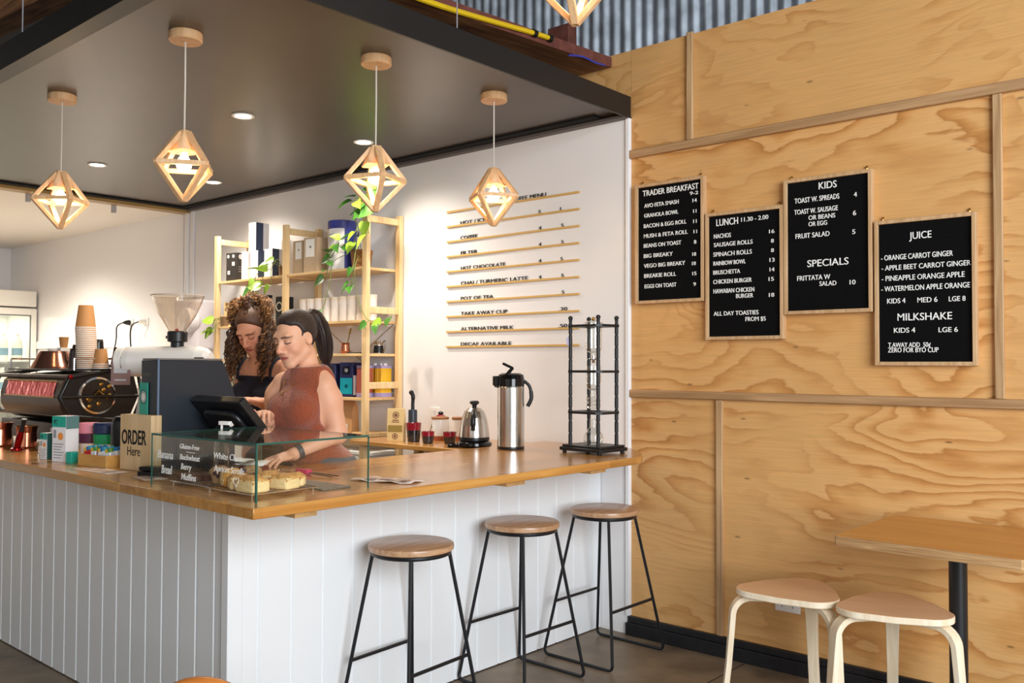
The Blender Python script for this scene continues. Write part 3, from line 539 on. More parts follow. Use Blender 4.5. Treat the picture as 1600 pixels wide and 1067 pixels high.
# a chair whose back just enters the bottom of the picture
t = thing('dining_chair', 'orange timber chair, only its curved back top showing at the bottom edge', 'chair', (1.0, -2.95, 0), R(40))
ORW = wood('orange_beech', (214, 134, 62), (190, 108, 44), 'X', 10, 10, 0.35, 0.3)
b = MB(); pts = [(0.125*math.cos(R(a)), 0, 0.585+0.105*math.sin(R(a))) for a in range(0, 181, 12)]; b.tube([(0.15, 0.01, 0.43)]+pts+[(-0.15, 0.01, 0.43)], 0.016, 10); b.build('back_hoop', ORW, t)
b = MB(); b.tube([(0.08*math.cos(R(a)), 0.0, 0.54+0.08*math.sin(R(a))) for a in range(0, 181, 15)], 0.010, 8); b.build('inner_hoop', ORW, t)
b = MB(); b.prism(rrect(-0.21, 0.21, 0.0, 0.41, 0.12, 8), 0.42, 0.45); b.build('seat', ORW, t, bevel=0.004)
for (x, y) in ((-0.17, 0.05), (0.17, 0.05), (-0.17, 0.36), (0.17, 0.36)):
    b = MB(); b.tube([(x, y, 0.42), (x*1.15, y+(-0.03 if y < 0.2 else 0.02), 0)], [0.017, 0.012], 10); b.build('leg', ORW, t)
# wall sockets
SOCK = M('socket_plastic', (236, 234, 232), 0.3)
def socket(label, x, z, gang=2, y=0.0, group=None):
    t = thing('wall_socket', label, 'socket', (x, y, z), 0, group); wd = 0.125 if gang == 2 else 0.085
    b = MB(); b.box(-wd/2, wd/2, -0.010, 0, -0.035, 0.035); b.build('plate', SOCK, t, bevel=0.003)
    b = MB()
    for k in range(gang):
        cx = (-0.026 if k == 0 else 0.026) if gang == 2 else 0
        b.box(cx-0.010, cx-0.0065, -0.0106, -0.009, 0.002, 0.012, T=Matrix.Rotation(0, 4, 'Z')); b.box(cx+0.0065, cx+0.010, -0.0106, -0.009, 0.002, 0.012); b.box(cx-0.0015, cx+0.0015, -0.0106, -0.009, -0.014, -0.004)
    b.build('pin_slots', INK, t)
    b = MB()
    for k in range(gang): b.box((-0.052 if k == 0 else 0.044), (-0.044 if k == 0 else 0.052), -0.013, -0.009, 0.012, 0.024)
    b.build('switch', SOCK, t, bevel=0.001)
    return t
socket('white double power socket low on the plywood behind a bentwood stool', 1.11, 0.315, y=0.012)
socket('white socket on the white wall behind the spouted canisters', -1.29, 1.13, 1)

# ================================================================== on the bar: cold drip tower, airpot; on the back bench: kettle and tableware
t = thing('cold_drip_tower', 'tall black cold drip coffee tower with glass vessels on the bar end', 'coffee maker', (0.245, -0.365, 1.0), R(-4))
b = MB(); b.box(-0.135, 0.135, -0.108, 0.108, 0.012, 0.03); b.box(-0.125, 0.125, -0.098, 0.098, 0.03, 0.042); b.build('base', BLACKM, t, bevel=0.003)
for sx in (-1, 1):
    for sy in (-1, 1):
        b = MB(); b.lathe([(0.009, 0), (0.012, 0.003), (0.009, 0.012)], 12, c=(sx*0.115, sy*0.09, 0)); b.build('foot', BLACKM, t)
        pr = []; z = 0.042
        while z < 0.655:
            pr += [(0.0098, z), (0.0098, z+0.052), (0.0078, z+0.055), (0.0078, z+0.06)]; z += 0.0625
        pr += [(0.0098, 0.667), (0.0085, 0.675)]
        b = MB(); b.lathe(pr, 12, c=(sx*0.092, sy*0.072, 0)); b.ball((sx*0.092, sy*0.072, 0.683), 0.0125, 10); b.build('post', BLACKM, t)
for z in (0.205, 0.412, 0.643):
    b = MB(); ring = []
    for a in range(24):
        q = 2*math.pi*a/24; ring.append((0.046*math.cos(q), 0.046*math.sin(q)))
    sq = []
    for a in range(24):
        q = 2*math.pi*a/24; cx, sy_ = math.cos(q), math.sin(q); k = min(0.114/max(abs(cx), 1e-6), 0.09/max(abs(sy_), 1e-6)); sq.append((cx*k, sy_*k))
    for i, (zz, fl) in enumerate(((z-0.006, 0), (z+0.006, 1))):
        o = len(b.v); b.add([(x, y, zz) for x, y in ring]+[(x, y, zz) for x, y in sq], [((a+1) % 24, a, 24+a, 24+(a+1) % 24) if not fl else (a, (a+1) % 24, 24+(a+1) % 24, 24+a) for a in range(24)])
    b.add([(x, y, z-0.006) for x, y in sq]+[(x, y, z+0.006) for x, y in sq], [(a, (a+1) % 24, 24+(a+1) % 24, 24+a) for a in range(24)])
    b.build('shelf_plate', BLACKM, t, ang=20)
DG = M('vessel_glass', (245, 250, 250), 0.02, 0, 1.0, 1.12)
b = MB(); b.lathe([(0.044, 0.66), (0.043, 0.53), (0.036, 0.515), (0.012, 0.505), (0.010, 0.49)], 24, cap=False); b.lathe([(0.05, 0.652), (0.05, 0.66), (0.03, 0.668), (0.012, 0.672)], 24, cap=False); b.build('water_vessel', DG, t)
b = MB(); b.ball((0, 0, 0.68), 0.010, 10); b.build('lid_knob', BRASS, t)
b = MB(); b.tube([(-0.03, 0, 0.475), (0.03, 0, 0.475)], 0.004, 8); b.lathe([(0.008, 0.455), (0.010, 0.475), (0.008, 0.495)], 12); b.build('drip_tap', CHROME, t)
b = MB(); b.lathe([(0.040, 0.44), (0.039, 0.345), (0.03, 0.325), (0.010, 0.315), (0.008, 0.28)], 24, cap=False); b.build('coffee_chamber', DG, t)
b = MB(); pts = [(0.034*math.cos(a*0.5), 0.034*math.sin(a*0.5), 0.285-0.0016*a) for a in range(38)]; b.tube(pts, 0.005, 6); b.build('glass_coil', DG, t)
b = MB(); b.lathe([(0.0, 0.043), (0.04, 0.044), (0.052, 0.065), (0.05, 0.09), (0.03, 0.115), (0.018, 0.13), (0.017, 0.165), (0.021, 0.17)], 24, cap=False); b.build('flask', DG, t)
b = MB(); b.bar((-0.095, -0.08, 0.545), (-0.097, -0.082, 0.585), 0.03, 0.001); b.build('paper_tag', M('lilac_tag', (190, 184, 214), 0.7), t)

t = thing('airpot', 'tall brushed steel pump airpot with black lid on the bar', 'coffee flask', (-0.195, -0.50, 1.0), R(222))
b = MB(); b.lathe([(0.070, 0.0), (0.072, 0.004), (0.072, 0.016)], 36); b.build('base_ring', BLACK, t)
b = MB(); b.lathe([(0.071, 0.016), (0.071, 0.325), (0.069, 0.332)], 40, cap=False); b.build('body', STEEL, t)
b = MB(); b.lathe([(0.071, 0.332), (0.071, 0.37), (0.066, 0.392), (0.05, 0.40), (0.0, 0.402)], 36); b.prism(rrect(0.03, 0.098, -0.028, 0.028, 0.022), 0.335, 0.385); b.build('pump_head', GLOSSK, t, bevel=0.004)
b = MB(); b.bar((0.02, 0, 0.395), (-0.01, 0, 0.43), 0.035, 0.018); b.bar((-0.012, 0, 0.425), (0.045, 0, 0.452), 0.03, 0.014); b.build('pump_lever', GLOSSK, t, bevel=0.004)
b = MB(); b.tube(spline([(-0.068, 0, 0.36), (-0.098, 0, 0.33), (-0.108, 0, 0.27), (-0.088, 0, 0.225)], 8), [0.009]*12+[0.011]*13, 10); b.build('handle', BLACK, t)
b = MB(); b.tube([(0.075, 0, 0.34), (0.08, 0, 0.325)], 0.012, 10); b.build('spout', BLACK, t)

ZB = 0.985
t = thing('electric_kettle', 'brushed steel electric kettle on a black base beside the airpot', 'kettle', (-0.525, -0.435, ZB), R(-50))
b = MB(); b.lathe([(0.0, 0.0), (0.088, 0.0), (0.10, 0.012), (0.098, 0.026), (0.085, 0.034), (0.0, 0.034)], 36); b.prism(rrect(-0.05, 0.05, -0.15, -0.05, 0.03), 0, 0.018); b.build('power_base', GLOSSK, t, bevel=0.003)
b = MB(); b.lathe([(0.082, 0.036), (0.085, 0.042), (0.085, 0.058)], 36); b.build('lower_band', BLACK, t)
b = MB(); b.lathe([(0.085, 0.058), (0.084, 0.075), (0.079, 0.12), (0.069, 0.165), (0.055, 0.20), (0.035, 0.218), (0.0, 0.226)], 40); b.build('body', STEEL, t)
b = MB(); b.lathe([(0.012, 0.224), (0.014, 0.234), (0.026, 0.243), (0.027, 0.252), (0.018, 0.258), (0, 0.259)], 20); b.build('lid_knob', BLACK, t)
b = MB(); b.tube(spline([(0.052, 0, 0.205), (0.086, 0, 0.19), (0.104, 0, 0.15), (0.098, 0, 0.10)], 8), [0.011]*10+[0.015]*10+[0.012]*5, 12); b.build('handle', BLACK, t)
b = MB(); b.tube(spline([(-0.075, 0, 0.10), (-0.11, 0, 0.14), (-0.12, 0, 0.19), (-0.145, 0, 0.205)], 6), [0.012, 0.011]*9+[0.007], 10); b.build('spout', STEEL, t)
b = MB(); b.tube(spline([(-0.08, 0.04, 0.01), (-0.13, 0.06, 0.006), (-0.20, 0.03, 0.006)], 6), 0.004, 6); b.build('cord', BLACK, t)

PRN = M('brown_print', (120, 74, 50), 0.7)
KB = M('pale_kraft', (214, 184, 128), 0.6, var=0.05)
t = thing('coffee_bag', 'upright pale kraft coffee bag with brown emblem at the bench end', 'bag', (-1.14, -0.47, ZB), R(30))
b = MB(); b.add([(-0.05,-0.028,0),(0.05,-0.028,0),(0.05,0.028,0),(-0.05,0.028,0),(-0.053,-0.022,0.10),(0.053,-0.022,0.10),(0.053,0.022,0.10),(-0.053,0.022,0.10),(-0.055,-0.003,0.195),(0.055,-0.003,0.195),(0.055,0.003,0.195),(-0.055,0.003,0.195)],
      [(3,2,1,0),(0,1,5,4),(1,2,6,5),(2,3,7,6),(3,0,4,7),(4,5,9,8),(5,6,10,9),(6,7,11,10),(7,4,8,11),(8,9,10,11)]); b.build('pouch', KB, t, bevel=0.002)
b = MB()
def tri_front(z, o=0.0012): return -0.022+(z-0.10)/0.095*0.019-o if z > 0.1 else -0.028+z/0.10*0.006-o
def disc_on(b, cx, cz, r, m=0, n=18, r2=0, fy=None):
    fy = fy or (lambda z: 0); vs = []
    for k in range(n):
        a = 2*math.pi*k/n; vs.append((cx+r*math.cos(a), fy(cz+r*math.sin(a)), cz+r*math.sin(a)))
    if r2:
        for k in range(n):
            a = 2*math.pi*k/n; vs.append((cx+r2*math.cos(a), fy(cz+r2*math.sin(a)), cz+r2*math.sin(a)))
        b.add(vs, [(k, (k+1) % n, n+(k+1) % n, n+k) for k in range(n)], m)
    else: b.add(vs, [tuple(range(n))], m)
def strip_on(b, x0, x1, z0, z1, m=0, fy=None):
    fy = fy or (lambda z: 0); b.add([(x0, fy(z0), z0), (x1, fy(z0), z0), (x1, fy(z1), z1), (x0, fy(z1), z1)], [(0, 1, 2, 3)], m)
disc_on(b, 0, 0.155, 0.021, r2=0.016, fy=tri_front); disc_on(b, 0, 0.155, 0.011, fy=tri_front); strip_on(b, -0.024, 0.024, 0.112, 0.117, fy=tri_front); strip_on(b, -0.02, 0.02, 0.122, 0.128, fy=tri_front)
disc_on(b, 0, 0.03, 0.018, r2=0.013, fy=tri_front); disc_on(b, 0, 0.03, 0.008, fy=tri_front)
b.build('print', PRN, t)
b = MB(); strip_on(b, -0.045, 0.045, 0.055, 0.095, fy=tri_front); b.build('window', M('bag_window', (150, 126, 66), 0.3), t)
t = thing('hand_grinder', 'black hand grinder with upright handle behind the kraft coffee bag', 'grinder', (-1.21, -0.275, ZB))
b = MB(); b.lathe([(0.028, 0), (0.028, 0.17), (0.026, 0.178), (0, 0.18)], 20); b.build('body', M('slate_metal', (62, 68, 78), 0.35, 0.4), t)
b = MB(); b.tube(spline([(0.0, 0, 0.178), (0.0, 0, 0.22), (0.002, 0, 0.26), (-0.012, 0, 0.285)], 6), [0.011]*10+[0.013]*9, 10); b.ball((-0.014, 0, 0.284), 0.016, 10); b.build('handle', BLACK, t)
REDG = M('red_glaze', (140, 28, 40), 0.15, coat=0.6); DKG = M('charcoal_glaze', (36, 36, 40), 0.2, coat=0.6, var=0.4, vscale=30)
def two_tone_cup(label, x, y, r, h, spoon=False):
    t = thing('cup', label, 'cup', (x, y, ZB), 0, 'red and charcoal glazed cups'); z1 = h*0.62
    b = MB(); b.lathe([(r*0.74, 0), (r*0.78, 0.004), (r*0.93, z1)], 24); b.build('lower_body', DKG, t)
    b = MB(); b.lathe([(r*0.931, z1), (r, h), (r*0.93, h), (r*0.86, z1)], 24, cap=False); b.build('red_rim', REDG, t)
    if spoon:
        b = MB(); b.tube([(0.0, 0, 0.02), (0.03, 0.0, h+0.03)], 0.0025, 6); b.ball((0.033, 0, h+0.035), (0.006, 0.003, 0.01), 8); tag(b.build('teaspoon', STEEL, None, loc=(x, y, ZB)), 'small steel spoon standing in the left small red rimmed cup', 'spoon')
two_tone_cup('tall red rimmed charcoal cup beside the kraft coffee bag', -1.03, -0.43, 0.046, 0.112)
two_tone_cup('small red rimmed charcoal cup with a spoon, left of the pair', -0.88, -0.455, 0.039, 0.07, True)
two_tone_cup('small red rimmed charcoal cup nearest the kettle, right of the pair', -0.755, -0.40, 0.040, 0.07)
LIDW = wood('lid_timber', (176, 118, 66), (146, 92, 48), 'X', 14, 6, 0.5); TERR = M('terracotta', (176, 94, 62), 0.7)
for lab, x, y in (('white stoneware canister with wooden lid, left of the pair on the bench', -0.99, -0.25), ('white stoneware canister with wooden lid, half behind the kettle', -0.885, -0.18)):
    t = thing('canister', lab, 'canister', (x, y, ZB), 0, 'white canisters on the back bench')
    b = MB(); b.lathe([(0.048, 0), (0.049, 0.028)], 28); b.build('raw_foot', TERR, t)
    b = MB(); b.lathe([(0.0495, 0.028), (0.051, 0.125), (0.050, 0.128)], 28); b.build('body', CERAM, t)
    b = MB(); b.lathe([(0.053, 0.128), (0.054, 0.138), (0.052, 0.141), (0, 0.142)], 28); b.build('lid', LIDW, t)
    b = MB(); b.ball((0, 0, 0.0), (0.012, 0.012, 0.004), 10)
t = thing('pour_over_jug', 'white jug with a red rim and black lid knob behind the canisters', 'jug', (-1.10, -0.14, ZB))
b = MB(); b.lathe([(0.038, 0), (0.042, 0.01), (0.040, 0.10), (0.034, 0.125)], 24); b.build('body', CERAM, t)
b = MB(); b.lathe([(0.034, 0.125), (0.040, 0.132), (0.034, 0.136), (0.02, 0.146), (0, 0.148)], 24); b.build('red_rim', REDG, t)
b = MB(); b.ball((0.0, 0, 0.155), (0.02, 0.016, 0.012), 12); b.build('lid_knob', BLACK, t)
b = MB(); b.tube(spline([(0.038, 0, 0.11), (0.07, 0, 0.09), (0.06, 0, 0.04), (0.04, 0, 0.03)], 6), 0.005, 8); b.build('handle', CERAM, t)

# ================================================================== pine shelving against the white wall
sh = thing('shelving_unit', 'tall open pine shelving unit against the white wall behind the women', 'shelf', (-3.45, -0.325, 0))
FX = (0.0, 0.92, 1.82)
for fx in FX:
    fr = MB(); 
    for y in (0.0, 0.285): fr.box(fx-0.0225, fx+0.0225, y, y+0.033, 0, 2.445)
    for z in (0.12, 0.62, 1.305, 1.80, 2.40): fr.box(fx-0.014, fx+0.014, 0.033, 0.285, z-0.022, z+0.022)
    fr.build('side_frame', PINE, sh, bevel=0.003)
LV = [(0, (0.35, 0.971, 1.48, 1.735, 2.085)), (1, (0.35, 0.971, 1.224, 1.515, 1.735, 2.085))]
for bay, zs in LV:
    for z in zs:
        b = MB(); x0, x1 = FX[bay]+0.024, FX[bay+1]-0.024
        b.box(x0, x1, 0.008, 0.31, z-0.018, z); b.build('shelf_board', PINEX, sh, bevel=0.002)
b = MB(); b.tube([(0.95, 0.315, 1.74), (1.79, 0.315, 1.24)], 0.003, 6); b.tube([(0.95, 0.315, 1.24), (1.79, 0.315, 1.74)], 0.003, 6); b.build('cross_brace', STEEL, sh)
SY = -0.20   # middle depth of the shelves
def carton(name, label, x, z, wd, dp, h, mat, extra=None, rz=0.0, group=None, cat='box', y=SY):
    t = thing(name, label, cat, (x, y, z), rz, group)
    b = MB(); b.box(-wd/2, wd/2, -dp/2, dp/2, 0, h); b.build('carton', mat, t, bevel=0.0015)
    if extra: extra(t, wd, dp, h)
    return t
def patches(lst, name='label_print'):
    """(face, u0, u1, v0, v1, mat): u,v as fractions of the face; faces f(ront -y) / r(ight +x)"""
    def go(t, wd, dp, h):
        for face, u0, u1, v0, v1, mt in lst:
            b = MB(); e = 0.0008
            if face == 'f': b.add([(-wd/2+wd*u0, -dp/2-e, h*v0), (-wd/2+wd*u1, -dp/2-e, h*v0), (-wd/2+wd*u1, -dp/2-e, h*v1), (-wd/2+wd*u0, -dp/2-e, h*v1)], [(0,1,2,3)])
            elif face == 'r': b.add([(wd/2+e, -dp/2+dp*u0, h*v0), (wd/2+e, -dp/2+dp*u1, h*v0), (wd/2+e, -dp/2+dp*u1, h*v1), (wd/2+e, -dp/2+dp*u0, h*v1)], [(0,1,2,3)])
            elif face == 'c':
                disc_on(b, -wd/2+wd*u0, h*v0, u1, n=20, fy=lambda z: -dp/2-e)
            elif face == 'd':
                n = 18; b.add([(wd/2+e, -dp/2+dp*u0+u1*math.cos(2*math.pi*k/n), h*v0+u1*math.sin(2*math.pi*k/n)) for k in range(n)], [tuple(range(n))])
            b.build(name, mt, t)
    return go
DKBOX = M('black_carton', (40, 38, 38), 0.55); LG = M('light_grey_card', (206, 204, 206), 0.55); TANB = M('tan_carton', (190, 166, 136), 0.6); GREYL = M('grey_label', (150, 150, 156), 0.6)
WC = M('white_carton', (236, 232, 232), 0.5)
Z1 = 2.085
carton('carton', 'black printed carton at the left end of the top shelf', -3.335, Z1, 0.12, 0.13, 0.225, DKBOX, patches([('c', .2, .013, .88, 0, CREAM), ('c', .7, .013, .88, 0, CREAM), ('f', .58, .82, .55, .68, CREAM), ('f', .15, .38, .25, .38, CREAM), ('d', .3, .02, .87, 0, LG), ('d', .8, .018, .87, 0, LG), ('r', .15, .7, .5, .52, GREYL), ('r', .15, .8, .42, .44, GREYL), ('r', .15, .7, .34, .36, GREYL)]), R(8))
carton('carton', 'white carton standing right of the black one on the top shelf', -3.15, Z1, 0.075, 0.12, 0.218, WC, patches([('r', .2, .8, .35, .6, LG)]), R(5))
carton('carton', 'white carton with a navy edge band under the tall carton', -3.02, Z1, 0.09, 0.12, 0.218, WC, patches([('r', .0, .5, 0, 1, NAVY), ('f', .3, .7, .5, .7, LG)]), R(5))
carton('carton', 'tall white and navy carton stacked on top of the others', -3.045, Z1+0.2185, 0.09, 0.12, 0.215, WC, patches([('r', .02, .55, 0, 1, NAVY), ('r', .55, .98, .0, 1, LG), ('f', .3, .7, .5, .7, LG)]), R(2))
carton('carton', 'white carton with a navy band beside the middle shelf post', -2.83, Z1, 0.10, 0.12, 0.216, WC, patches([('r', .0, .5, 0, 1, NAVY), ('r', .5, 1, .0, 1, LG)]), R(3))
carton('carton', 'tan carton with a white label touching the middle shelf post', -2.435, Z1, 0.115, 0.15, 0.24, TANB, patches([('f', .25, .85, .45, .95, PAPER), ('c', .55, .008, .72, 0, INK)]), R(3))
carton('carton', 'larger tan carton with a white label beside the blue drum', -2.29, Z1, 0.135, 0.16, 0.25, TANB, patches([('f', .15, .8, .45, .95, PAPER), ('c', .5, .009, .73, 0, INK)]), R(8))
t = thing('drum', 'big white and blue cylindrical drum on the top shelf', 'tub', (-2.02, SY, Z1))
b = MB(); b.lathe([(0.097, 0), (0.098, 0.003), (0.098, 0.285)], 40); b.build('body', WC, t)
BLU = M('cobalt_print', (52, 60, 140), 0.4)
b = MB(); b.lathe([(0.0995, 0.285), (0.0995, 0.338), (0.097, 0.342), (0.0, 0.342)], 40); b.build('lid', BLU, t)
b = MB(); n = 10
def wrap(b, r, a0, a1, z0, z1, m=0, n=8):
    vs = [(r*math.cos(a0+(a1-a0)*i/n), r*math.sin(a0+(a1-a0)*i/n), z) for z in (z0, z1) for i in range(n+1)]
    b.add(vs, [(i, i+1, n+2+i, n+1+i) for i in range(n)], m)
wrap(b, 0.0985, R(-30), R(40), 0.0, 0.286); b.build('blue_band', BLU, t)
b = MB(); wrap(b, 0.0986, R(-120), R(-85), 0.05, 0.09); b.build('dark_label', INK, t)
b = MB(); wrap(b, 0.0986, R(-110), R(-72), 0.17, 0.25); wrap(b, 0.0986, R(-112), R(-90), 0.115, 0.145); b.build('grey_print', LG, t)
# canisters
for k in range(9):
    t = thing('tea_canister', 'white canister in the shelf row, '+('at its left end by the middle post', 'second from the left', 'third from the left', 'fourth from the left', 'fifth from the left', 'sixth from the left', 'just left of the right front post', 'half hidden by the right front post', 'the last one, right of the right post')[k], 'canister', (-2.46+k*0.092, SY+0.01, 1.735), R(17*k), 'white canisters in a row')
    b = MB(); b.lathe([(0.040, 0), (0.041, 0.002), (0.041, 0.158)], 24); b.build('body', M('canister_white', (240, 232, 224), 0.45), t)
    b = MB(); b.lathe([(0.0425, 0.150), (0.0425, 0.172), (0.041, 0.174), (0, 0.174)], 24); b.build('lid', M('canister_lid', (238, 226, 208), 0.5), t)
    b = MB(); wrap(b, 0.0414, R(-140-17*k), R(-95-17*k), 0.04, 0.12); b.build('label_print', LG, t)
# third shelf of the right bay
t = thing('copper_cup', 'small copper cup with a gold spoon on the shelf beside the ponytail', 'cup', (-1.98, SY, 1.515))
b = MB(); b.lathe([(0.030, 0), (0.033, 0.02), (0.028, 0.062), (0.031, 0.075), (0.028, 0.074), (0.026, 0.06)], 20, cap=False); b.lathe([(0.0, 0.001), (0.03, 0.001)], 20, cap=False); b.build('body', COPPER, t)
b = MB(); b.tube([(0.0, 0, 0.01), (0.035, 0.01, 0.14)], 0.004, 6); b.bar((0.033, 0.01, 0.135), (0.044, 0.012, 0.175), 0.014, 0.004); tag(b.build('spoon', BRASS, loc=(-1.98, SY, 1.515)), 'flat gold spoon leaning in the small copper cup', 'spoon')
t = thing('glass_flask', 'clear conical glass flask on the shelf left of the right post', 'flask', (-1.80, SY+0.03, 1.515))
b = MB(); b.lathe([(0.0, 0.001), (0.036, 0.001), (0.037, 0.006), (0.014, 0.11), (0.013, 0.16), (0.017, 0.165)], 24, cap=False); b.build('flask', DG, t)
t = thing('tamping_mat', 'flat black mat on the shelf below the white canisters', 'mat', (-1.79, SY-0.06, 1.515))
b = MB(); b.box(-0.06, 0.06, -0.03, 0.03, 0, 0.008); b.build('mat', BLACK, t, bevel=0.003)
t = thing('milk_jug', 'black and steel jug right of the right shelf post', 'jug', (-1.76, -0.09, 1.515))
b = MB(); b.lathe([(0.034, 0), (0.036, 0.005), (0.030, 0.06), (0.036, 0.085), (0.032, 0.083), (0.027, 0.06)], 20, cap=False); b.build('body', STEEL, t)
b = MB(); b.lathe([(0.0365, 0.006), (0.0312, 0.055)], 20, cap=False); b.build('sleeve', BLACK, t)
b = MB(); b.tube(spline([(0.034, 0, 0.075), (0.07, 0, 0.085), (0.06, 0, 0.02), (0.036, 0, 0.02)], 5), 0.005, 8); b.build('handle', STEEL, t)
# fourth shelf: tins
TINT = M('tea_tin_teal', (22, 150, 166), 0.35); TINN = M('tea_tin_navy', (34, 36, 78), 0.35)
t = thing('tea_tin', 'navy and teal square tea tin on the shelf behind the arm of the front woman', 'tin', (-1.885, SY-0.02, 1.224), R(12))
b = MB(); b.box(-0.055, 0.055, -0.055, 0.055, 0, 0.205); b.build('tin', TINN, t, bevel=0.004)
b = MB(); b.box(-0.057, 0.057, -0.057, 0.057, 0.205, 0.232); b.build('lid', TINN, t, bevel=0.004)
patches([('f', .03, .97, .09, .58, TINT), ('f', .2, .8, .68, .95, INK), ('f', .22, .78, .70, .93, M('tin_dark', (28, 28, 52), .4)), ('r', .06, .94, .06, .66, WC), ('r', .3, .7, .14, .34, GREYL), ('c', .5, .013, .33, 0, M('deep_teal', (14, 84, 96), .4)), ('c', .5, .015, .82, 0, LG)])(t, 0.11, 0.11, 0.22)
t = thing('tea_tin', 'dark navy square tea tin left of the teal one, by the shoulder', 'tin', (-2.05, SY-0.02, 1.224), R(4))
b = MB(); b.box(-0.05, 0.05, -0.055, 0.055, 0, 0.225); b.build('tin', TINN, t, bevel=0.004)
patches([('f', .05, .95, .06, .5, M('brick_print', (150, 50, 44), .5)), ('f', .2, .8, .62, .9, INK)])(t, 0.10, 0.11, 0.225)
for lab, x, c in (('red tea box beside the teal tin, left of the right shelf post', -1.775, (186, 96, 84)), ('amber tea tin just right of the right front post', -1.80, (206, 128, 40)), ('yellow tea tin at the right end of the shelf', -1.698, (236, 186, 46)), ('yellow tea tin second from the right end of the shelf', -1.735, (236, 190, 60))):
    t = thing('tea_tin', lab, 'tin', (x, (SY if c[0] == 186 else -0.085), 1.224), R(0), 'bright tea tins on the fourth shelf')
    b = MB(); b.box(-0.0165, 0.0165, -0.045, 0.045, 0.018, 0.198) if c[0] > 230 else b.box(-0.027, 0.027, -0.045, 0.045, 0.018, 0.198); b.build('tin', M('tin_%d_%d_%d' % c, c, 0.35), t, bevel=0.004)
    b = MB(); q = 0.017 if c[0] > 230 else 0.0275; b.box(-q, q, -0.0455, 0.0455, 0, 0.03); b.box(-q, q, -0.0455, 0.0455, 0.192, 0.212); b.build('lilac_band', M('lilac_print', (170, 160, 208), 0.4), t, bevel=0.003)
    b = MB(); b.lathe([(0.013, 0.212), (0.013, 0.226), (0, 0.227)], 14); b.build('cap', WC, t)
t = thing('paper_bag', 'brown paper bag with a white tag on the shelf beside the elbow', 'bag', (-1.93, SY, 0.971), R(10))
b = MB(); b.add([(-.055,-.04,0),(.055,-.04,0),(.055,.04,0),(-.055,.04,0),(-.055,-.03,.17),(.055,-.03,.17),(.055,.03,.17),(-.055,.03,.17),(-.052,-.004,.225),(.052,-.004,.225),(.052,.004,.225),(-.052,.004,.225)],
    [(3,2,1,0),(0,1,5,4),(1,2,6,5),(2,3,7,6),(3,0,4,7),(4,5,9,8),(5,6,10,9),(6,7,11,10),(7,4,8,11),(8,9,10,11)]); b.build('pouch', KRAFT, t, bevel=0.002)
b = MB(); b.box(-0.04, 0.02, -0.042, -0.04, 0.01, 0.07); b.build('white_tag', PAPER, t)
t = thing('timber_tray', 'stack of thin timber boards lying on the lower shelf', 'tray', (-1.72, SY, 0.971))
b = MB(); b.box(-0.08, 0.10, -0.10, 0.10, 0, 0.012); b.box(-0.07, 0.10, -0.09, 0.09, 0.0125, 0.024); b.build('boards', PINEX, t, bevel=0.002)
for lab, x, z, s in (('white plastic tub with a lid on the low shelf behind the hip', -2.02, 0.35, 1.0), ('white plastic tub on the low shelf, nearer the back bench', -1.70, 0.35, 1.0), ):
    t = thing('storage_tub', lab, 'tub', (x, SY, z), 0, 'white tubs on the low shelf')
    b = MB(); b.prism(rrect(-0.12, 0.12, -0.11, 0.11, 0.03), 0, 0.50); b.build('tub', M('milky_plastic', (226, 230, 236), 0.35), t, bevel=0.004)
    b = MB(); b.prism(rrect(-0.126, 0.126, -0.116, 0.116, 0.03), 0.50, 0.525); b.build('lid', M('milky_lid', (240, 242, 244), 0.35), t, bevel=0.004)
t = thing('storage_tub', 'pale bucket with a handle under the end of the back bench', 'tub', (-1.24, -0.30, 0.0))
b = MB(); b.lathe([(0.11, 0.55), (0.13, 0.84), (0.136, 0.845), (0.136, 0.86), (0, 0.865)], 28); b.build('bucket', M('pale_bucket', (206, 214, 222), 0.4), t)
b = MB(); b.lathe([(0.115, 0), (0.115, 0.549)], 28); b.build('lower_bucket', M('milky_plastic', (226, 230, 236), 0.35), t)
b = MB(); b.tube([(0.137*math.cos(R(a)), 0.137*math.sin(R(a)), 0.83-0.05*math.sin(R(a+180))) for a in range(180, 361, 15)], 0.004, 6); b.build('handle', STEEL, t)
# left bay
t = thing('timber_crate', 'shallow timber crate with a printed card on the left shelf', 'crate', (-3.30, SY, 1.735))
b = MB(); b.box(-0.10, 0.10, 0.06, 0.075, 0, 0.19); b.box(-0.10, 0.10, -0.08, 0.075, 0, 0.012); b.box(-0.10, -0.088, -0.08, 0.06, 0.012, 0.19); b.box(0.088, 0.10, -0.08, 0.06, 0.012, 0.19); b.build('crate', PINEX, t, bevel=0.002)
b = MB(); b.box(-0.085, 0.055, -0.058, -0.05, 0.014, 0.15); b.build('card', M('grey_card', (208, 206, 204), 0.6), t)
b = MB()
for k in range(4): b.box(-0.07, 0.035-0.015*(k % 2), -0.0595, -0.058, 0.125-0.022*k, 0.135-0.022*k)
b.build('card_print', GREYL, t)
for k, x in enumerate((-3.04, -2.93)):
    t = thing('glass_jar', ('clear glass jar with dark lid above the bun on the left shelf', 'clear glass jar with dark lid beside the black square tin')[k], 'jar', (x, SY, 1.735))
    b = MB(); b.lathe([(0.0, 0.001), (0.043, 0.001), (0.045, 0.01), (0.045, 0.19), (0.036, 0.21)], 20, cap=False); b.build('jar', DG, t)
    b = MB(); b.lathe([(0.040, 0.205), (0.040, 0.228), (0, 0.23)], 20); b.build('lid', BLACK, t)
    b = MB(); b.lathe([(0.0, 0.003), (0.042, 0.003), (0.042, 0.12), (0, 0.13)], 16); b.build('filling', M('oat_filling', (190, 170, 140), 0.8), t)
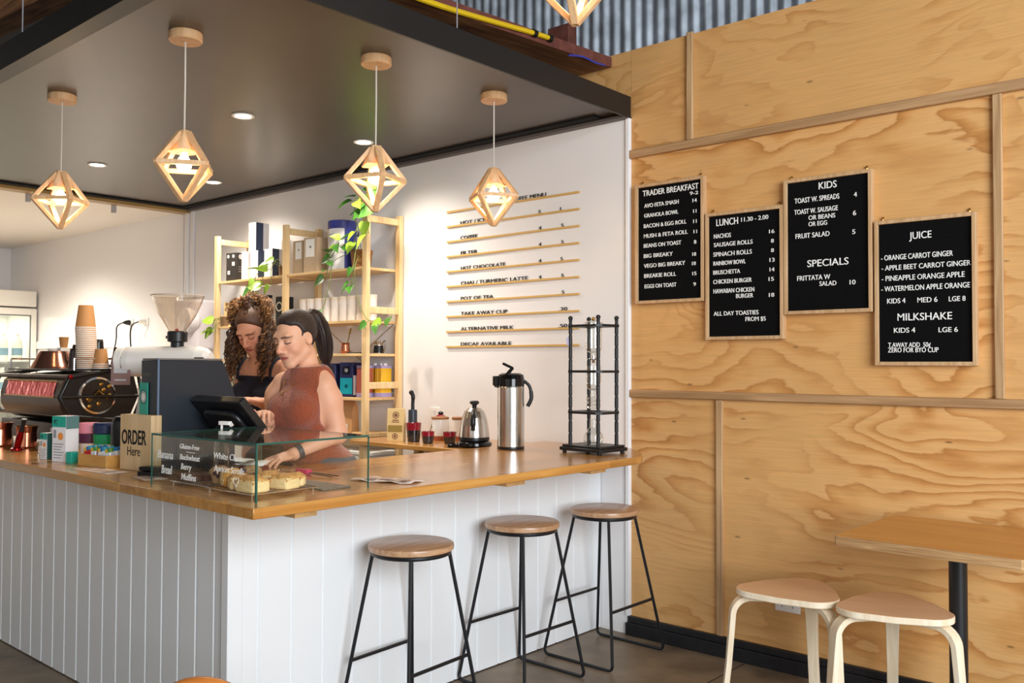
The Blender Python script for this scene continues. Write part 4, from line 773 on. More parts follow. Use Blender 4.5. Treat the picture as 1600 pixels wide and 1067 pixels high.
t = thing('square_tin', 'black square tin with a white ring beside the middle shelf post', 'tin', (-2.70, SY, 1.735), R(6))
b = MB(); b.box(-0.042, 0.042, -0.05, 0.05, 0, 0.205); b.build('tin', DKBOX, t, bevel=0.004)
b = MB(); disc_on(b, 0.0, 0.13, 0.036, r2=0.026, fy=lambda z: -0.0508); b.build('ring_print', CREAM, t)
t = thing('glass_jar', 'clear jar on the lower left shelf beside the post', 'jar', (-3.30, SY, 1.48))
b = MB(); b.lathe([(0.0, 0.001), (0.05, 0.001), (0.052, 0.01), (0.052, 0.14), (0.045, 0.16)], 20, cap=False); b.build('jar', DG, t)
b = MB(); b.lathe([(0.048, 0.158), (0.048, 0.176), (0, 0.178)], 20); b.build('lid', STEEL, t)
# ------------------------------------------------------------------ trailing plants
def leaf(b, base, d, up, L, W, m=0, curl=0.15):
    """heart-shaped leaf, folded along its midrib"""
    d = Vector(d).normalized(); up = Vector(up); s = d.cross(up)
    if s.length < 1e-3: s = d.orthogonal()
    s.normalize(); n = s.cross(d).normalized()
    prof = [(-0.10, 0.30), (-0.04, 0.78), (0.10, 1.0), (0.30, 0.98), (0.52, 0.74), (0.75, 0.38), (0.9, 0.13)]
    base = Vector(base); mid = [base+d*(t*L)-n*(curl*L*t*t) for t in (0.0, 0.06, 0.16, 0.32, 0.52, 0.75, 0.9)]; tip = base+d*L-n*(curl*L)
    vs = [base]; 
    for i, (t, wv_) in enumerate(prof):
        c = base+d*(t*L)-n*(curl*L*max(t, 0)**2); e = s*(wv_*W/2); f = n*(0.16*W*wv_)
        vs += [c-e+f, mid[i], c+e+f]
    vs.append(tip); fs = []; K = len(prof)
    for i in range(K-1):
        a = 1+3*i; fs += [(a, a+1, a+4, a+3), (a+1, a+2, a+5, a+4)]
    a = 1+3*(K-1); T = len(vs)-1; fs += [(a, a+1, T), (a+1, a+2, T)]
    b.add(vs, fs, m)
LEAF = M('pothos_leaf', (70, 122, 46), 0.36, var=0.35, vscale=14); LEAFL = M('young_leaf', (150, 186, 60), 0.4, var=0.2, vscale=14); STEM = M('vine_stem', (112, 130, 60), 0.6)
def plant(name, label, loc, pot, vines, seed, group=None, size=0.085, light=0.25):
    rnd = random.Random(seed); t = thing(name, label, 'plant', loc, 0, group); pot(t)
    st = MB(); lf = MB()
    for pts, leaves in vines:
        sp = spline(pts, 8); st.tube(sp, 0.0025, 5)
        for u in leaves:
            p = sp[min(int(u*(len(sp)-1)), len(sp)-1)]; a = rnd.uniform(-1.5, 1.0)
            d = Vector((math.sin(a)*0.8+rnd.uniform(-.3, .3), -0.45+rnd.uniform(-.3, .2), rnd.uniform(-1.0, 0.15))); upv = Vector((rnd.uniform(-.4, .6), -0.9, 0.5))
            q = p+d.normalized()*0.03; st.tube([p, q], 0.0018, 5)
            L = size*rnd.uniform(0.8, 1.25); leaf(lf, q, d, upv, L, L*0.78, 1 if rnd.random() < light else 0, rnd.uniform(0.05, 0.25))
    st.build('stems', STEM, t); lf.build('leaves', [LEAF, LEAFL], t, ang=60)
    return t
WICK = wood('wicker', (190, 138, 84), (134, 88, 48), 'Z', 30, 0.4, 0.7)
def wicker(t):
    b = MB(); pr = [(0.0, 0.0), (0.058, 0.0)]
    for k in range(9): pr += [(0.060+0.0016*k, 0.004+0.0135*k), (0.064+0.0016*k, 0.010+0.0135*k)]
    pr += [(0.072, 0.125), (0.066, 0.122), (0.060, 0.08), (0, 0.08)]
    b.lathe(pr, 24); b.build('basket_pot', WICK, t)
plant('trailing_plant', 'pothos in a wicker pot on the top shelf trailing down over two shelves', (-1.80, -0.21, 2.085), wicker,
      [([(0, -.02, .10), (-.06, -.06, .17), (-.14, -.10, .14), (-.19, -.13, .02), (-.2, -.14, -.06)], (.45, .6, .8, .95)),
       ([(0, -.03, .11), (-.03, -.09, .19), (-.08, -.14, .18), (-.13, -.16, .10), (-.16, -.16, .05)], (.35, .55, .75, .95)),
       ([(0.01, -.03, .11), (.05, -.08, .16), (.09, -.13, .06), (.08, -.14, -.06), (.07, -.14, -.12)], (.4, .6, .7, .85, .97)),
       ([(0, 0, .11), (.02, -.05, .24), (.05, -.10, .22), (.08, -.12, .16)], (.3, .6, .9)),
       ([(-.06, -.07, .10), (-.12, -.145, .04), (-.15, -.15, -.10), (-.22, -.15, -.26), (-.3, -.14, -.30), (-.40, -.13, -.29)], (.62, .8, .98)),
       ([(.06, -.07, .08), (.11, -.145, -.02), (.14, -.145, -.20), (.20, -.13, -.33), (.28, -.12, -.37), (.36, -.10, -.36), (.42, -.09, -.33)], (.6, .72, .85, .98))], 3)
def yellowpot(t):
    b = MB(); b.lathe([(0.0, 0.0), (0.034, 0.0), (0.042, 0.065), (0.038, 0.063), (0.033, 0.05), (0, 0.05)], 20); b.build('pot', M('lemon_pot', (240, 226, 130), 0.4), t)
    b = MB(); b.tube(spline([(-0.046, 0, 0.0), (-0.052, 0, 0.05), (-0.045, 0, 0.09), (-0.03, 0, 0.085), (-0.042, 0, 0.062)], 6), 0.0035, 6); b.build('hook', BLACK, t)
plant('trailing_plant', 'small pothos in a lemon yellow pot on top of the right shelf post', (-1.665, -0.28, 2.4465), yellowpot,
      [([(0, 0, .05), (.04, -.03, .13), (.12, -.04, .15), (.17, -.05, .12)], (.6, .85, .98)), ([(0, 0, .05), (-.05, -.03, .10), (-.07, -.04, .08)], (.5, .95)),
       ([(.02, -.02, .055), (.06, -.06, .06), (.09, -.07, -.06), (.12, -.08, -.16)], (.3, .5, .7, .97)), ([(0, -.02, .05), (-.02, -.07, .07), (-.01, -.085, -.05), (0.02, -.09, -.14)], (.3, .6, .95)),
       ([(.02, 0, .05), (.08, 0, .16), (.13, .02, .22)], (.5, .97)), ([(.02, -.02, .055), (.10, -.06, .05), (.18, -.07, 0.0)], (.55, .95))], 5, size=0.09)
def glasspot(t):
    b = MB(); b.lathe([(0.0, 0.0), (0.034, 0.0), (0.04, 0.075), (0.036, 0.073), (0.032, 0.05), (0, 0.05)], 20); b.build('pot', M('brown_pot', (120, 92, 60), 0.5), t)
plant('trailing_plant', 'bright young pothos trailing below the top shelf left of the middle post', (-2.66, -0.235, 2.085), glasspot,
      [([(0, 0, .06), (-.04, -.06, .11), (-.07, -.13, .05), (-.06, -.14, -.04), (-.04, -.14, -.09)], (.5, .75, .95)), ([(0, -.02, .06), (.02, -.07, .12), (.04, -.135, .04), (.05, -.14, -.07)], (.4, .7, .97)),
       ([(0, -.02, .06), (-.05, -.08, .10), (-.13, -.13, .03), (-.17, -.14, -.05), (-.12, -.14, -.12)], (.3, .6, .8, .97))], 9, size=0.10, light=0.9)
plant('potted_sprig', 'bright green sprig in a small pot at the left shelf post', (-3.37, -0.285, 1.735), glasspot,
      [([(0, 0, .05), (-.05, -.05, .06), (-.09, -.06, .0)], (.6, .95)), ([(0, 0, .05), (-.02, -.06, .05), (-.02, -.07, -.03)], (.6, .95)), ([(0, 0, .05), (-.06, -.03, .02), (-.13, -.05, -.03)], (.7, .97))], 13, size=0.085, light=1.0)

# ================================================================== glass that light passes straight through
def thin_glass(name, tint, base=0.05, top=0.85, power=4.0):
    m = bpy.data.materials.new(name); m.use_nodes = True; nt = m.node_tree; nt.nodes.clear(); L = nt.links.new
    out = nt.nodes.new('ShaderNodeOutputMaterial'); mx = nt.nodes.new('ShaderNodeMixShader'); tr = nt.nodes.new('ShaderNodeBsdfTransparent'); gl = nt.nodes.new('ShaderNodeBsdfGlossy')
    tr.inputs[0].default_value = tint+(1,); gl.inputs[0].default_value = (1, 1, 1, 1); gl.inputs['Roughness'].default_value = 0.02
    lw = nt.nodes.new('ShaderNodeLayerWeight'); lw.inputs['Blend'].default_value = 0.5
    p = nt.nodes.new('ShaderNodeMath'); p.operation = 'POWER'; p.inputs[1].default_value = power; L(lw.outputs['Facing'], p.inputs[0])
    a = nt.nodes.new('ShaderNodeMath'); a.operation = 'MULTIPLY_ADD'; a.inputs[1].default_value = top; a.inputs[2].default_value = base; a.use_clamp = True; L(p.outputs[0], a.inputs[0])
    L(a.outputs[0], mx.inputs[0]); L(tr.outputs[0], mx.inputs[1]); L(gl.outputs[0], mx.inputs[2]); L(mx.outputs[0], out.inputs[0])
    return m
PANE = thin_glass('pane_glass', (0.965, 0.98, 0.97), 0.03, 0.85, 4.0)
THIN = thin_glass('vessel_thin_glass', (0.93, 0.95, 0.94), 0.07, 0.8, 2.2)
HOPP = thin_glass('hopper_plastic', (0.90, 0.84, 0.76), 0.06, 0.7, 2.0)
for o in list(COL.objects):
    if o.type == 'MESH':
        for i, k in enumerate(o.data.materials):
            if k is DG: o.data.materials[i] = THIN

# ================================================================== on the service top, left of the case
def upright_carton(label, x, y, wd, dp, h, rz, topc, sidec, big):
    t = thing('milk_carton', label, 'carton', (x, y, 1.0), rz, 'white and teal cartons on the counter')
    b = MB(); b.box(-wd/2, wd/2, -dp/2, dp/2, 0, h); b.build('carton', WC, t, bevel=0.0015)
    L = [('f', 0, 1, .76, 1, topc), ('f', .12, .4, .82, .92, sidec), ('f', .1, .3, .52, .70, GREYL), ('c', .62, wd*0.2, .56, 0, ORANGE), ('r', 0, 1, 0.72 if big else 0, 1, sidec)]
    for k in range(6): L.append(('f', .12, .85-.1*(k % 3), .38-.06*k, .40-.06*k, GREYL))
    patches(L)(t, wd, dp, h)
    return t
upright_carton('large white carton with teal top and orange dot beside the sachet box', -1.275, -2.34, 0.086, 0.07, 0.206, R(18), TEAL, M('teal_grey', (96, 130, 128), 0.5), True)
upright_carton('small white carton with teal top and orange dot, left of the large one', -1.425, -2.355, 0.05, 0.05, 0.122, R(14), TEAL, DKTEAL, False)
b = MB(); b.box(-0.016, 0.016, -0.02, 0.02, 0, 0.05); tag(b.build('small_box', TEAL, loc=(-1.172, -2.352, 1.0), rot=(0, 0, R(20)), bevel=0.002), 'tiny teal box between the large carton and the sachet box', 'box')
t = thing('sachet_box', 'open timber box filled with coloured sugar sachets left of the order sign', 'box', (-0.965, -2.305, 1.0), R(8))
SB = wood('bamboo_box', (214, 164, 92), (196, 144, 74), 'X', 10, 10, 0.45)
b = MB(); b.box(-0.105, 0.105, -0.055, -0.048, 0, 0.052); b.box(-0.105, 0.105, 0.048, 0.055, 0, 0.052); b.box(-0.105, -0.098, -0.048, 0.048, 0, 0.052); b.box(0.098, 0.105, -0.048, 0.048, 0, 0.052); b.box(-0.003, 0.003, -0.048, 0.048, 0, 0.048); b.box(-0.098, 0.098, -0.048, 0.048, 0, 0.006); b.build('box', SB, t, bevel=0.001)
cols = [M('sachet_%s' % n, c, 0.5) for n, c in (('red', (206, 36, 40)), ('white', (236, 236, 240)), ('blue', (40, 120, 190)), ('yellow', (226, 190, 60)), ('green', (70, 150, 70)), ('cyan', (60, 170, 196)))]
k = 0
for row, y in enumerate((-0.03, 0.0, 0.03)):
    for i in range(11):
        x = -0.088+0.0176*i
        if abs(x) < 0.006: continue
        b = MB(); c0 = 0 if i < 3 else 1; b.box(x-0.0075, x+0.0075, y-0.003, y+0.003, 0.008, 0.062+0.004*((i*7+row) % 3), c0); b.box(x-0.0076, x+0.0076, y-0.0032, y+0.0032, 0.062+0.004*((i*7+row) % 3), 0.078+0.004*((i*7+row) % 3), (3, 2, 5, 3, 4, 2)[(i+row) % 6])
        o = b.build('sachet', cols, loc=(-0.965, -2.305, 1.0), rot=(0, 0, R(8)))
        tag(o, ('red sugar sachet at the left end of the timber box' if i < 3 else 'white sugar sachet with a coloured top standing in the timber box'), 'sachet', 'red sachets' if i < 3 else 'white sachets in the timber box'); k += 1
def reuse_cup(label, x, y, r, h, body, band, lid, z=1.0):
    t = thing('reusable_cup', label, 'cup', (x, y, z), 0, 'bright reusable cups')
    b = MB(); b.lathe([(r*0.72, 0), (r*0.75, 0.003), (r*0.90, h*0.62)], 24); b.build('body', body, t)
    b = MB(); b.lathe([(r*0.93, h*0.40), (r*0.985, h*0.68), (r*0.93, h*0.69)], 24); b.build('band', band, t)
    b = MB(); b.lathe([(r*0.96, h*0.69), (r, h*0.72), (r, h*0.93), (r*0.9, h), (0, h)], 24); b.build('lid', lid, t, ang=30)
GRN = M('green_silicone', (24, 150, 92), 0.45); NAV = M('navy_silicone', (28, 44, 84), 0.45); PNK = M('pink_silicone', (236, 150, 168), 0.45); PUR = M('plum_silicone', (84, 36, 66), 0.45)
reuse_cup('reusable cup with navy lid over a green band behind the sachet box', -1.29, -2.155, 0.052, 0.165, CREAM, GRN, NAV)
reuse_cup('reusable cup with pink lid and plum band behind the large carton', -1.43, -2.165, 0.050, 0.160, CREAM, PUR, PNK)
t = thing('order_sign', 'pale timber block sign reading ORDER Here beside the glass case', 'sign', (-0.690, -2.275, 1.0), R(9))
b = MB(); b.box(-0.105, 0.105, -0.025, 0.025, 0, 0.232); b.build('block', SIGNW, t, bevel=0.003)
b = MB(); b.text('ORDER', xz(-0.092, -0.0255, 0.110), 0.165, 0.060, 0.001, bold=0.02); b.text('Here', xz(-0.052, -0.0255, 0.062), 0.085, 0.040, 0.001); b.build('lettering', INK, t, smooth=False)
for lab, x, y, rz_, wd, dp, z in (('pale printed flyer lying on the benchtop in front of the sachet box', -0.80, -2.395, R(4), 0.30, 0.10, 1.0005), ('small printed flyer lying beside the left end of the glass case', -0.42, -2.37, R(-8), 0.16, 0.09, 1.0005),
                         ('crumpled white papers lying on the benchtop right of the glass case', 0.33, -1.80, R(18), 0.27, 0.12, 1.0005)):
    t = thing('flyer', lab, 'paper', (x, y, z), rz_)
    b = MB(); n = 6
    vs = [(-wd/2+wd*i/n, -dp/2+dp*j/n, 0.0006+(0.004*(math.sin(i*2.1+j)+1) if wd == 0.27 else 0.0005)) for j in range(n+1) for i in range(n+1)]
    b.add(vs, [(j*(n+1)+i, j*(n+1)+i+1, (j+1)*(n+1)+i+1, (j+1)*(n+1)+i) for j in range(n) for i in range(n)]); o = b.build('sheet', M('flyer_paper', (232, 214, 200), 0.6), t); md = o.modifiers.new('t', 'SOLIDIFY'); md.thickness = 0.0005
    b = MB()
    for i in range(3): b.box(-wd*0.38+wd*0.28*i, -wd*0.18+wd*0.28*i, -dp*0.3, dp*(0.1+0.1*(i % 2)), 0.0105 if wd == 0.27 else 0.0018, 0.0108 if wd == 0.27 else 0.002)
    b.build('print', M('flyer_print', (206, 172, 156), 0.6), t)
# tools at the far left
t = thing('copper_jug', 'large copper jug at the left edge of the counter', 'jug', (-2.30, -2.26, 1.0))
b = MB(); b.lathe([(0.0, 0.001), (0.054, 0.001), (0.058, 0.008), (0.054, 0.09), (0.060, 0.125), (0.057, 0.123), (0.05, 0.09)], 28, cap=False); b.build('body', COPPER, t)
t = thing('copper_jug', 'copper jug with a brass rim behind the red tamper', 'jug', (-2.10, -2.20, 1.0))
b = MB(); b.lathe([(0.0, 0.001), (0.046, 0.001), (0.050, 0.008), (0.046, 0.08), (0.052, 0.112), (0.049, 0.11), (0.043, 0.08)], 28, cap=False); b.build('body', COPPER, t)
b = MB(); b.tube([(0.0525*math.cos(R(a)), 0.0525*math.sin(R(a)), 0.112) for a in range(0, 360, 15)], 0.003, 6, closed=True); b.build('rim', BRASS, t)
b = MB(); b.lathe([(0.0, 0.001), (0.030, 0.001), (0.033, 0.01), (0.036, 0.115), (0.033, 0.114), (0.03, 0.02)], 24, cap=False); tag(b.build('cup', M('white_enamel', (226, 226, 232), 0.25), loc=(-1.83, -2.15, 1.0)), 'plain white cup between the copper jug and the small carton', 'cup')
t = thing('tamper', 'red and black coffee tamper leaning at the left of the counter', 'tamper', (-1.915, -2.315, 1.0))
REDM = M('red_anodised', (150, 18, 24), 0.2, 0.8)
d = Vector((0.058, 0.012, 0.165)); 
b = MB(); b.lathe([(0.028, 0), (0.029, 0.004), (0.029, 0.012), (0.020, 0.016)], 20, T=Matrix.Translation((0, 0, 0.004)) @ Matrix.Rotation(R(0), 4, 'Y')); b.build('foot', REDM, t)
b = MB(); b.tube([(0, 0, 0.018), d*0.35+Vector((0, 0, .012)), d*0.62], [0.015, 0.017, 0.012], 14); b.build('red_grip', REDM, t)
b = MB(); b.tube([d*0.62, d*0.8, d], [0.012, 0.010, 0.013], 12); b.build('black_handle', BLACK, t)
b = MB(); b.tube([(0, 0, 0.006), (0.004, 0, 0.05)], 0.004, 8); b.lathe([(0.009, 0), (0.009, 0.012), (0.004, 0.016)], 12); b.ball((0.004, 0, 0.055), 0.006, 8); tag(b.build('small_whisk', STEEL, loc=(-1.60, -2.33, 1.0)), 'small steel whisk standing between tamper and small carton', 'whisk')
b = MB(); b.box(-0.032, 0.032, -0.0008, 0.0008, 0, 0.105); o = b.build('folded_card', M('rose_card', (196, 156, 146), 0.6), loc=(-1.40, -2.27, 1.155), rot=(0, R(18), R(10))); 
o.location = (-1.44, -2.285, 1.06); tag(o, 'rose coloured price card leaning up behind the small carton', 'card')
t = thing('knock_box', 'round black knock box between the reusable cups and the order sign', 'knock box', (-1.06, -2.17, 1.0))
b = MB(); b.lathe([(0.050, 0), (0.054, 0.004), (0.056, 0.15), (0.052, 0.185), (0.040, 0.205), (0.0, 0.212)], 28); b.build('body', BLACKM, t)
b = MB(); b.tube([(-0.057, 0, 0.16), (0.057, 0, 0.16)], 0.007, 8); b.build('knock_bar', BLACK, t)
# black cabinet and till
t = thing('black_cabinet', 'tall black metal cabinet behind the order sign with a teal swing tag', 'machine', (-0.75, -2.247, 1.0))
b = MB(); prof = [(0, 0), (0.36, 0), (0.36, 0.30), (0.335, 0.37), (0.295, 0.46), (0, 0.46)]
b.add([(0, y, z) for y, z in prof]+[(0.15, y, z) for y, z in prof], [tuple(range(6)), tuple(reversed(range(6, 12)))]+[(i, 6+i, 6+(i+1) % 6, (i+1) % 6) for i in range(6)])
CAB = M('cabinet_black', (34, 40, 48), 0.4); b.build('body', CAB, t, bevel=0.004)
b = MB(); b.box(0.002, 0.148, 0.004, 0.295, 0.4605, 0.468); b.build('top_strip', M('cabinet_top', (120, 112, 108), 0.35), t, bevel=0.002)
b = MB(); b.box(0.146, 0.153, -0.004, 0.004, 0.0, 0.464); b.build('edge_strip', M('cabinet_edge', (92, 112, 136), 0.35), t, bevel=0.001)
b = MB(); 
for k in range(4): b.box(0.02+0.018*k, 0.03+0.018*k, -0.001, 0, 0.395, 0.405)
b.build('maker_marks', M('dim_print', (90, 84, 78), 0.5), t)
t2 = thing('swing_tag', 'teal swing tag with a white disc hanging on the black cabinet', 'tag', (-0.715, -2.250, 1.22))
b = MB(); b.box(-0.036, 0.036, -0.003, 0, 0, 0.145); b.build('card', TEAL, t2, bevel=0.001)
b = MB(); disc_on(b, 0, 0.085, 0.024, r2=0.0, fy=lambda z: -0.0036); b.build('disc', PAPER, t2)
b = MB(); disc_on(b, 0, 0.085, 0.021, r2=0.018, fy=lambda z: -0.0042); disc_on(b, 0, 0.085, 0.03, r2=0.026, fy=lambda z: -0.0038); b.build('ring_print', DKTEAL, t2)
b = MB(); b.box(-0.055, 0.055, -0.03, 0.03, 0, 0.018); b.box(-0.05, 0.05, -0.027, 0.027, 0.020, 0.036); tag(b.build('card_reader', BLACK, loc=(-0.48, -2.325, 1.0), rot=(0, 0, R(20)), bevel=0.004), 'stack of black plastic trays between the order sign and the glass case', 'tray')
t = thing('till_screen', 'black touch screen till seen from behind, tilted towards the women', 'till', (-0.398, -2.0, 1.0))
TILL = M('till_black', (24, 25, 28), 0.33)
p0, p1 = Vector((0, -0.085, 0.315)), Vector((0, 0.085, 0.115)); d = (p1-p0).normalized(); nrm = Vector((0, d.z, -d.y)); nrm = Vector((0, -d.z, d.y)) if False else nrm
if nrm.z < 0: nrm = -nrm
T = Matrix(((1, 0, 0, 0), (0, d.y, nrm.y, (p0.y+p1.y)/2), (0, d.z, nrm.z, (p0.z+p1.z)/2), (0, 0, 0, 1)))
L2 = (p1-p0).length/2
b = MB(); b.prism(rrect(-0.188, 0.188, -L2, L2, 0.012), -0.036, 0.0, T=T); b.build('housing', TILL, t, bevel=0.005)
b = MB(); b.box(-0.172, 0.172, -L2+0.015, L2-0.015, 0.0002, 0.001, T=T); b.build('screen', M('screen_glass', (30, 40, 60), 0.08, emit=(90, 120, 170), estr=0.3), t)
b = MB(); b.prism(rrect(-0.13, 0.13, -0.09, 0.07, 0.05, 8), -0.062, -0.036, T=T); b.build('rear_bulge', TILL, t, bevel=0.012, seg=3)
b = MB(); b.tube(spline([(0, -0.06, 0.02), (0, -0.09, 0.09), (0, -0.065, 0.16), (0, 0.0, 0.19)], 6), 0.04, 14); b.prism(rrect(-0.11, 0.11, -0.115, 0.06, 0.03), 0, 0.025); b.build('stand', TILL, t, bevel=0.004)
t = thing('pump_bottle', 'pump bottle with white nozzle at the left end of the glass case', 'bottle', (-0.262, -2.155, 1.0), R(20))
b = MB(); b.lathe([(0.026, 0), (0.029, 0.004), (0.029, 0.12), (0.024, 0.14), (0.012, 0.146)], 20); b.build('bottle', THIN, t)
b = MB(); b.lathe([(0.014, 0.146), (0.014, 0.164), (0.005, 0.166), (0.005, 0.207)], 14); b.prism(rrect(-0.012, 0.045, -0.009, 0.009, 0.006), 0.204, 0.218); b.bar((0.04, 0, 0.212), (0.05, 0, 0.20), 0.012, 0.01); b.build('pump', PAPER, t)
t = thing('tablet_stand', 'small timber stand carrying a black tablet behind the till', 'stand', (-0.86, -1.83, 1.0), R(15))
b = MB(); b.box(-0.07, 0.07, -0.02, 0.02, 0, 0.335); b.build('timber_block', PINEX, t, bevel=0.003)
b = MB(); b.bar((0, 0.0, 0.325), (0, -0.03, 0.39), 0.11, 0.01, up=(0, 1, 0)); b.build('tablet', BLACK, t, bevel=0.003)
t = thing('plate', 'white plate of pastry crumbs behind the glass case by the hand', 'plate', (-0.60, -1.87, 1.0))
b = MB(); b.lathe([(0.0, 0.004), (0.04, 0.004), (0.068, 0.016), (0.07, 0.018), (0.066, 0.012), (0.04, 0.0), (0, 0)], 28, cap=False); b.build('dish', CERAM, t)
# ------------------------------------------------------------------ grinder
t = thing('coffee_grinder', 'white coffee grinder with a huge clear hopper behind the black cabinet', 'grinder', (-1.07, -1.96, 1.0), R(37))
GW = M('grinder_white', (232, 228, 222), 0.28, coat=0.3)
b = MB(); b.lathe([(0.0, -0.21), (0.05, -0.21), (0.068, -0.195), (0.072, -0.17), (0.072, 0.15), (0.064, 0.19), (0.045, 0.21), (0, 0.212)], 32, T=Matrix.Translation((0, 0, 0.455)) @ Matrix.Rotation(R(90), 4, 'Y')); b.build('motor_body', GW, t)
b = MB(); b.lathe([(0.0, 0), (0.066, 0), (0.066, 0.03), (0, 0.03)], 28, T=Matrix.Translation((-0.235, 0, 0.46)) @ Matrix.Rotation(R(90), 4, 'Y')); b.build('end_cover', GW, t, bevel=0.004)
b = MB(); b.ball((-0.238, 0, 0.478), 0.007, 8); b.build('dial_screw', BLACK, t)
b = MB(); b.add([(-0.16,-.05,0.03),(0.0,-.05,0.03),(0.0,.05,0.03),(-0.16,.05,0.03),(-0.11,-.035,0.42),(-0.03,-.035,0.42),(-0.03,.035,0.42),(-0.11,.035,0.42)], [(0,3,2,1),(4,5,6,7),(0,1,5,4),(1,2,6,5),(2,3,7,6),(3,0,4,7)]); b.build('column', GW, t, bevel=0.01)
b = MB(); b.prism(rrect(-0.19, 0.10, -0.08, 0.08, 0.03), 0, 0.03); b.build('base', GW, t, bevel=0.004)
b = MB(); b.lathe([(0.030, 0.520), (0.030, 0.545), (0.045, 0.55), (0.046, 0.592), (0.042, 0.598)], 24, c=(0.045, 0, 0)); b.ball((-0.005, -0.0, 0.57), 0.008, 8); b.build('hopper_collar', BLACK, t)
b = MB(); b.lathe([(0.038, 0.598), (0.046, 0.612), (0.085, 0.676), (0.110, 0.735), (0.117, 0.764), (0.120, 0.766)], 36, c=(0.045, 0, 0), cap=False); b.build('hopper', HOPP, t)
b = MB(); b.tube([(0.045+0.120*math.cos(R(a)), 0.120*math.sin(R(a)), 0.766) for a in range(0, 360, 10)], 0.0035, 6, closed=True); b.build('hopper_rim', M('rim_plastic', (200, 184, 170), 0.3), t)
b = MB(); b.box(0.16, 0.20, -0.0735, -0.06, 0.455, 0.475); b.build('badge', INK, t)
t = thing('price_card', 'mauve printed card hanging on the front of the white grinder', 'card', (-1.20, -2.125, 1.345), R(30))
b = MB(); b.box(-0.05, 0.05, -0.0015, 0.0015, 0, 0.13); b.build('card', M('mauve_card', (150, 118, 112), 0.6), t)
b = MB(); b.box(-0.035, 0.035, -0.0022, -0.0015, 0.055, 0.078); b.box(-0.03, 0.03, -0.0022, -0.0015, 0.02, 0.026); b.box(-0.02, 0.035, -0.0022, -0.0015, 0.105, 0.115); b.build('print', LG, t)
# ------------------------------------------------------------------ espresso machine
t = thing('espresso_machine', 'black espresso machine with tubular hexagonal frame on the left of the counter', 'coffee machine', (-2.78, -2.15, 1.0))
EB = M('espresso_black', (24, 22, 22), 0.35); BRZ = M('bronze_drum', (74, 62, 52), 0.35, 0.4)
prof = [(0.05, 0.17), (0.0, 0.27), (0.05, 0.375), (0.40, 0.43), (0.44, 0.27), (0.38, 0.13)]
def hexpath(x, k=1.0, cy=0.22, cz=0.28): return [(x, cy+(y-cy)*k, cz+(z-cz)*k) for y, z in prof]
for x in (0.0, 0.96):
    b = MB(); b.tube(hexpath(x), 0.0135, 10, closed=True); b.build('hex_frame', EB, t)
for i in (0, 1, 2, 3):
    p = prof[i]; b = MB(); b.tube([(0, p[0], p[1]), (0.96, p[0], p[1])], 0.0125 if i == 2 else 0.010, 10); b.build('frame_rail', EB if i != 2 else BRZ, t) if i in (0, 2, 3) else None
b = MB(); q = hexpath(0.93, 0.93); n = 6; b.add(q+[(0.945, y, z) for _, y, z in q], [tuple(range(n)), tuple(reversed(range(n, 2*n)))]+[(i, n+i, n+(i+1) % n, (i+1) % n) for i in range(n)]); b.build('side_plate', EB, t, bevel=0.003)
b = MB(); b.lathe([(0.098, 0), (0.098, 0.006), (0.088, 0.008), (0.088, 0.0)], 32, T=Matrix.Translation((0.946, 0.20, 0.275)) @ Matrix.Rotation(R(90), 4, 'Y')); b.build('gauge_ring', CHROME, t)
b = MB(); b.lathe([(0.0, 0), (0.086, 0), (0.086, 0.003), (0, 0.003)], 28, T=Matrix.Translation((0.946, 0.20, 0.275)) @ Matrix.Rotation(R(90), 4, 'Y')); b.build('gauge_face', GLOSSK, t)
b = MB()
for k in range(7): b.ball((0.953, 0.20+0.06*math.cos(k*1.3), 0.275+0.06*math.sin(k*1.7)), (0.004, 0.012, 0.012), 8)
b.tube([(0.952, 0.15, 0.24), (0.956, 0.20, 0.30), (0.952, 0.25, 0.26)], 0.006, 6); b.build('valve_fittings', BRASS, t)
b = MB(); b.tube([(0.965, 0.0, 0.27), (0.965, 0.44, 0.27)], 0.0085, 8); b.build('side_rail', EB, t)
for z in (0.375, 0.17):
    b = MB(); b.ball((0.972, 0.05, z), (0.008, 0.012, 0.012), 8); b.build('frame_bolt', REDM, t)
b = MB(); pr = [(0.10, 0.14), (0.04, 0.17), (0.015, 0.22), (0.012, 0.28), (0.03, 0.35), (0.06, 0.375), (0.36, 0.40), (0.40, 0.27), (0.36, 0.14)]; n = len(pr)
b.add([(0.12, y, z) for y, z in pr]+[(0.93, y, z) for y, z in pr], [tuple(reversed(range(n))), tuple(range(n, 2*n))]+[((i+1) % n, n+(i+1) % n, n+i, i) for i in range(n)]); b.build('boiler_body', BRZ, t, ang=45)
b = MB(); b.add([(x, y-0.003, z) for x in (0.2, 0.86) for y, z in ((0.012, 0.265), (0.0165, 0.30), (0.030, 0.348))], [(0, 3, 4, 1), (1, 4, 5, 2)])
RF = M('mirror_red_reflection', (236, 104, 104), 0.14, 1.0, bump=0.8, bscale=22); b.build('mirror_window', RF, t)  # mirrored steel panel; the red it reflects is put into its colour
b = MB(); b.bar((0.19, 0.006, 0.268), (0.87, 0.006, 0.268), 0.004, 0.006); b.bar((0.19, 0.02, 0.352), (0.87, 0.02, 0.352), 0.004, 0.006); b.build('window_trim', BRASS, t)
b = MB(); b.box(0.03, 0.95, 0.05, 0.42, 0.03, 0.13); b.build('drip_tray', EB, t, bevel=0.006)
for x in (0.08, 0.9):
    for y in (0.08, 0.38):
        b = MB(); b.lathe([(0.02, 0), (0.02, 0.03)], 14, c=(x, y, 0)); b.build('foot', CHROME, t)
b = MB(); b.box(0.06, 0.94, 0.07, 0.40, 0.405, 0.415); b.build('cup_tray', EB, t, bevel=0.003)
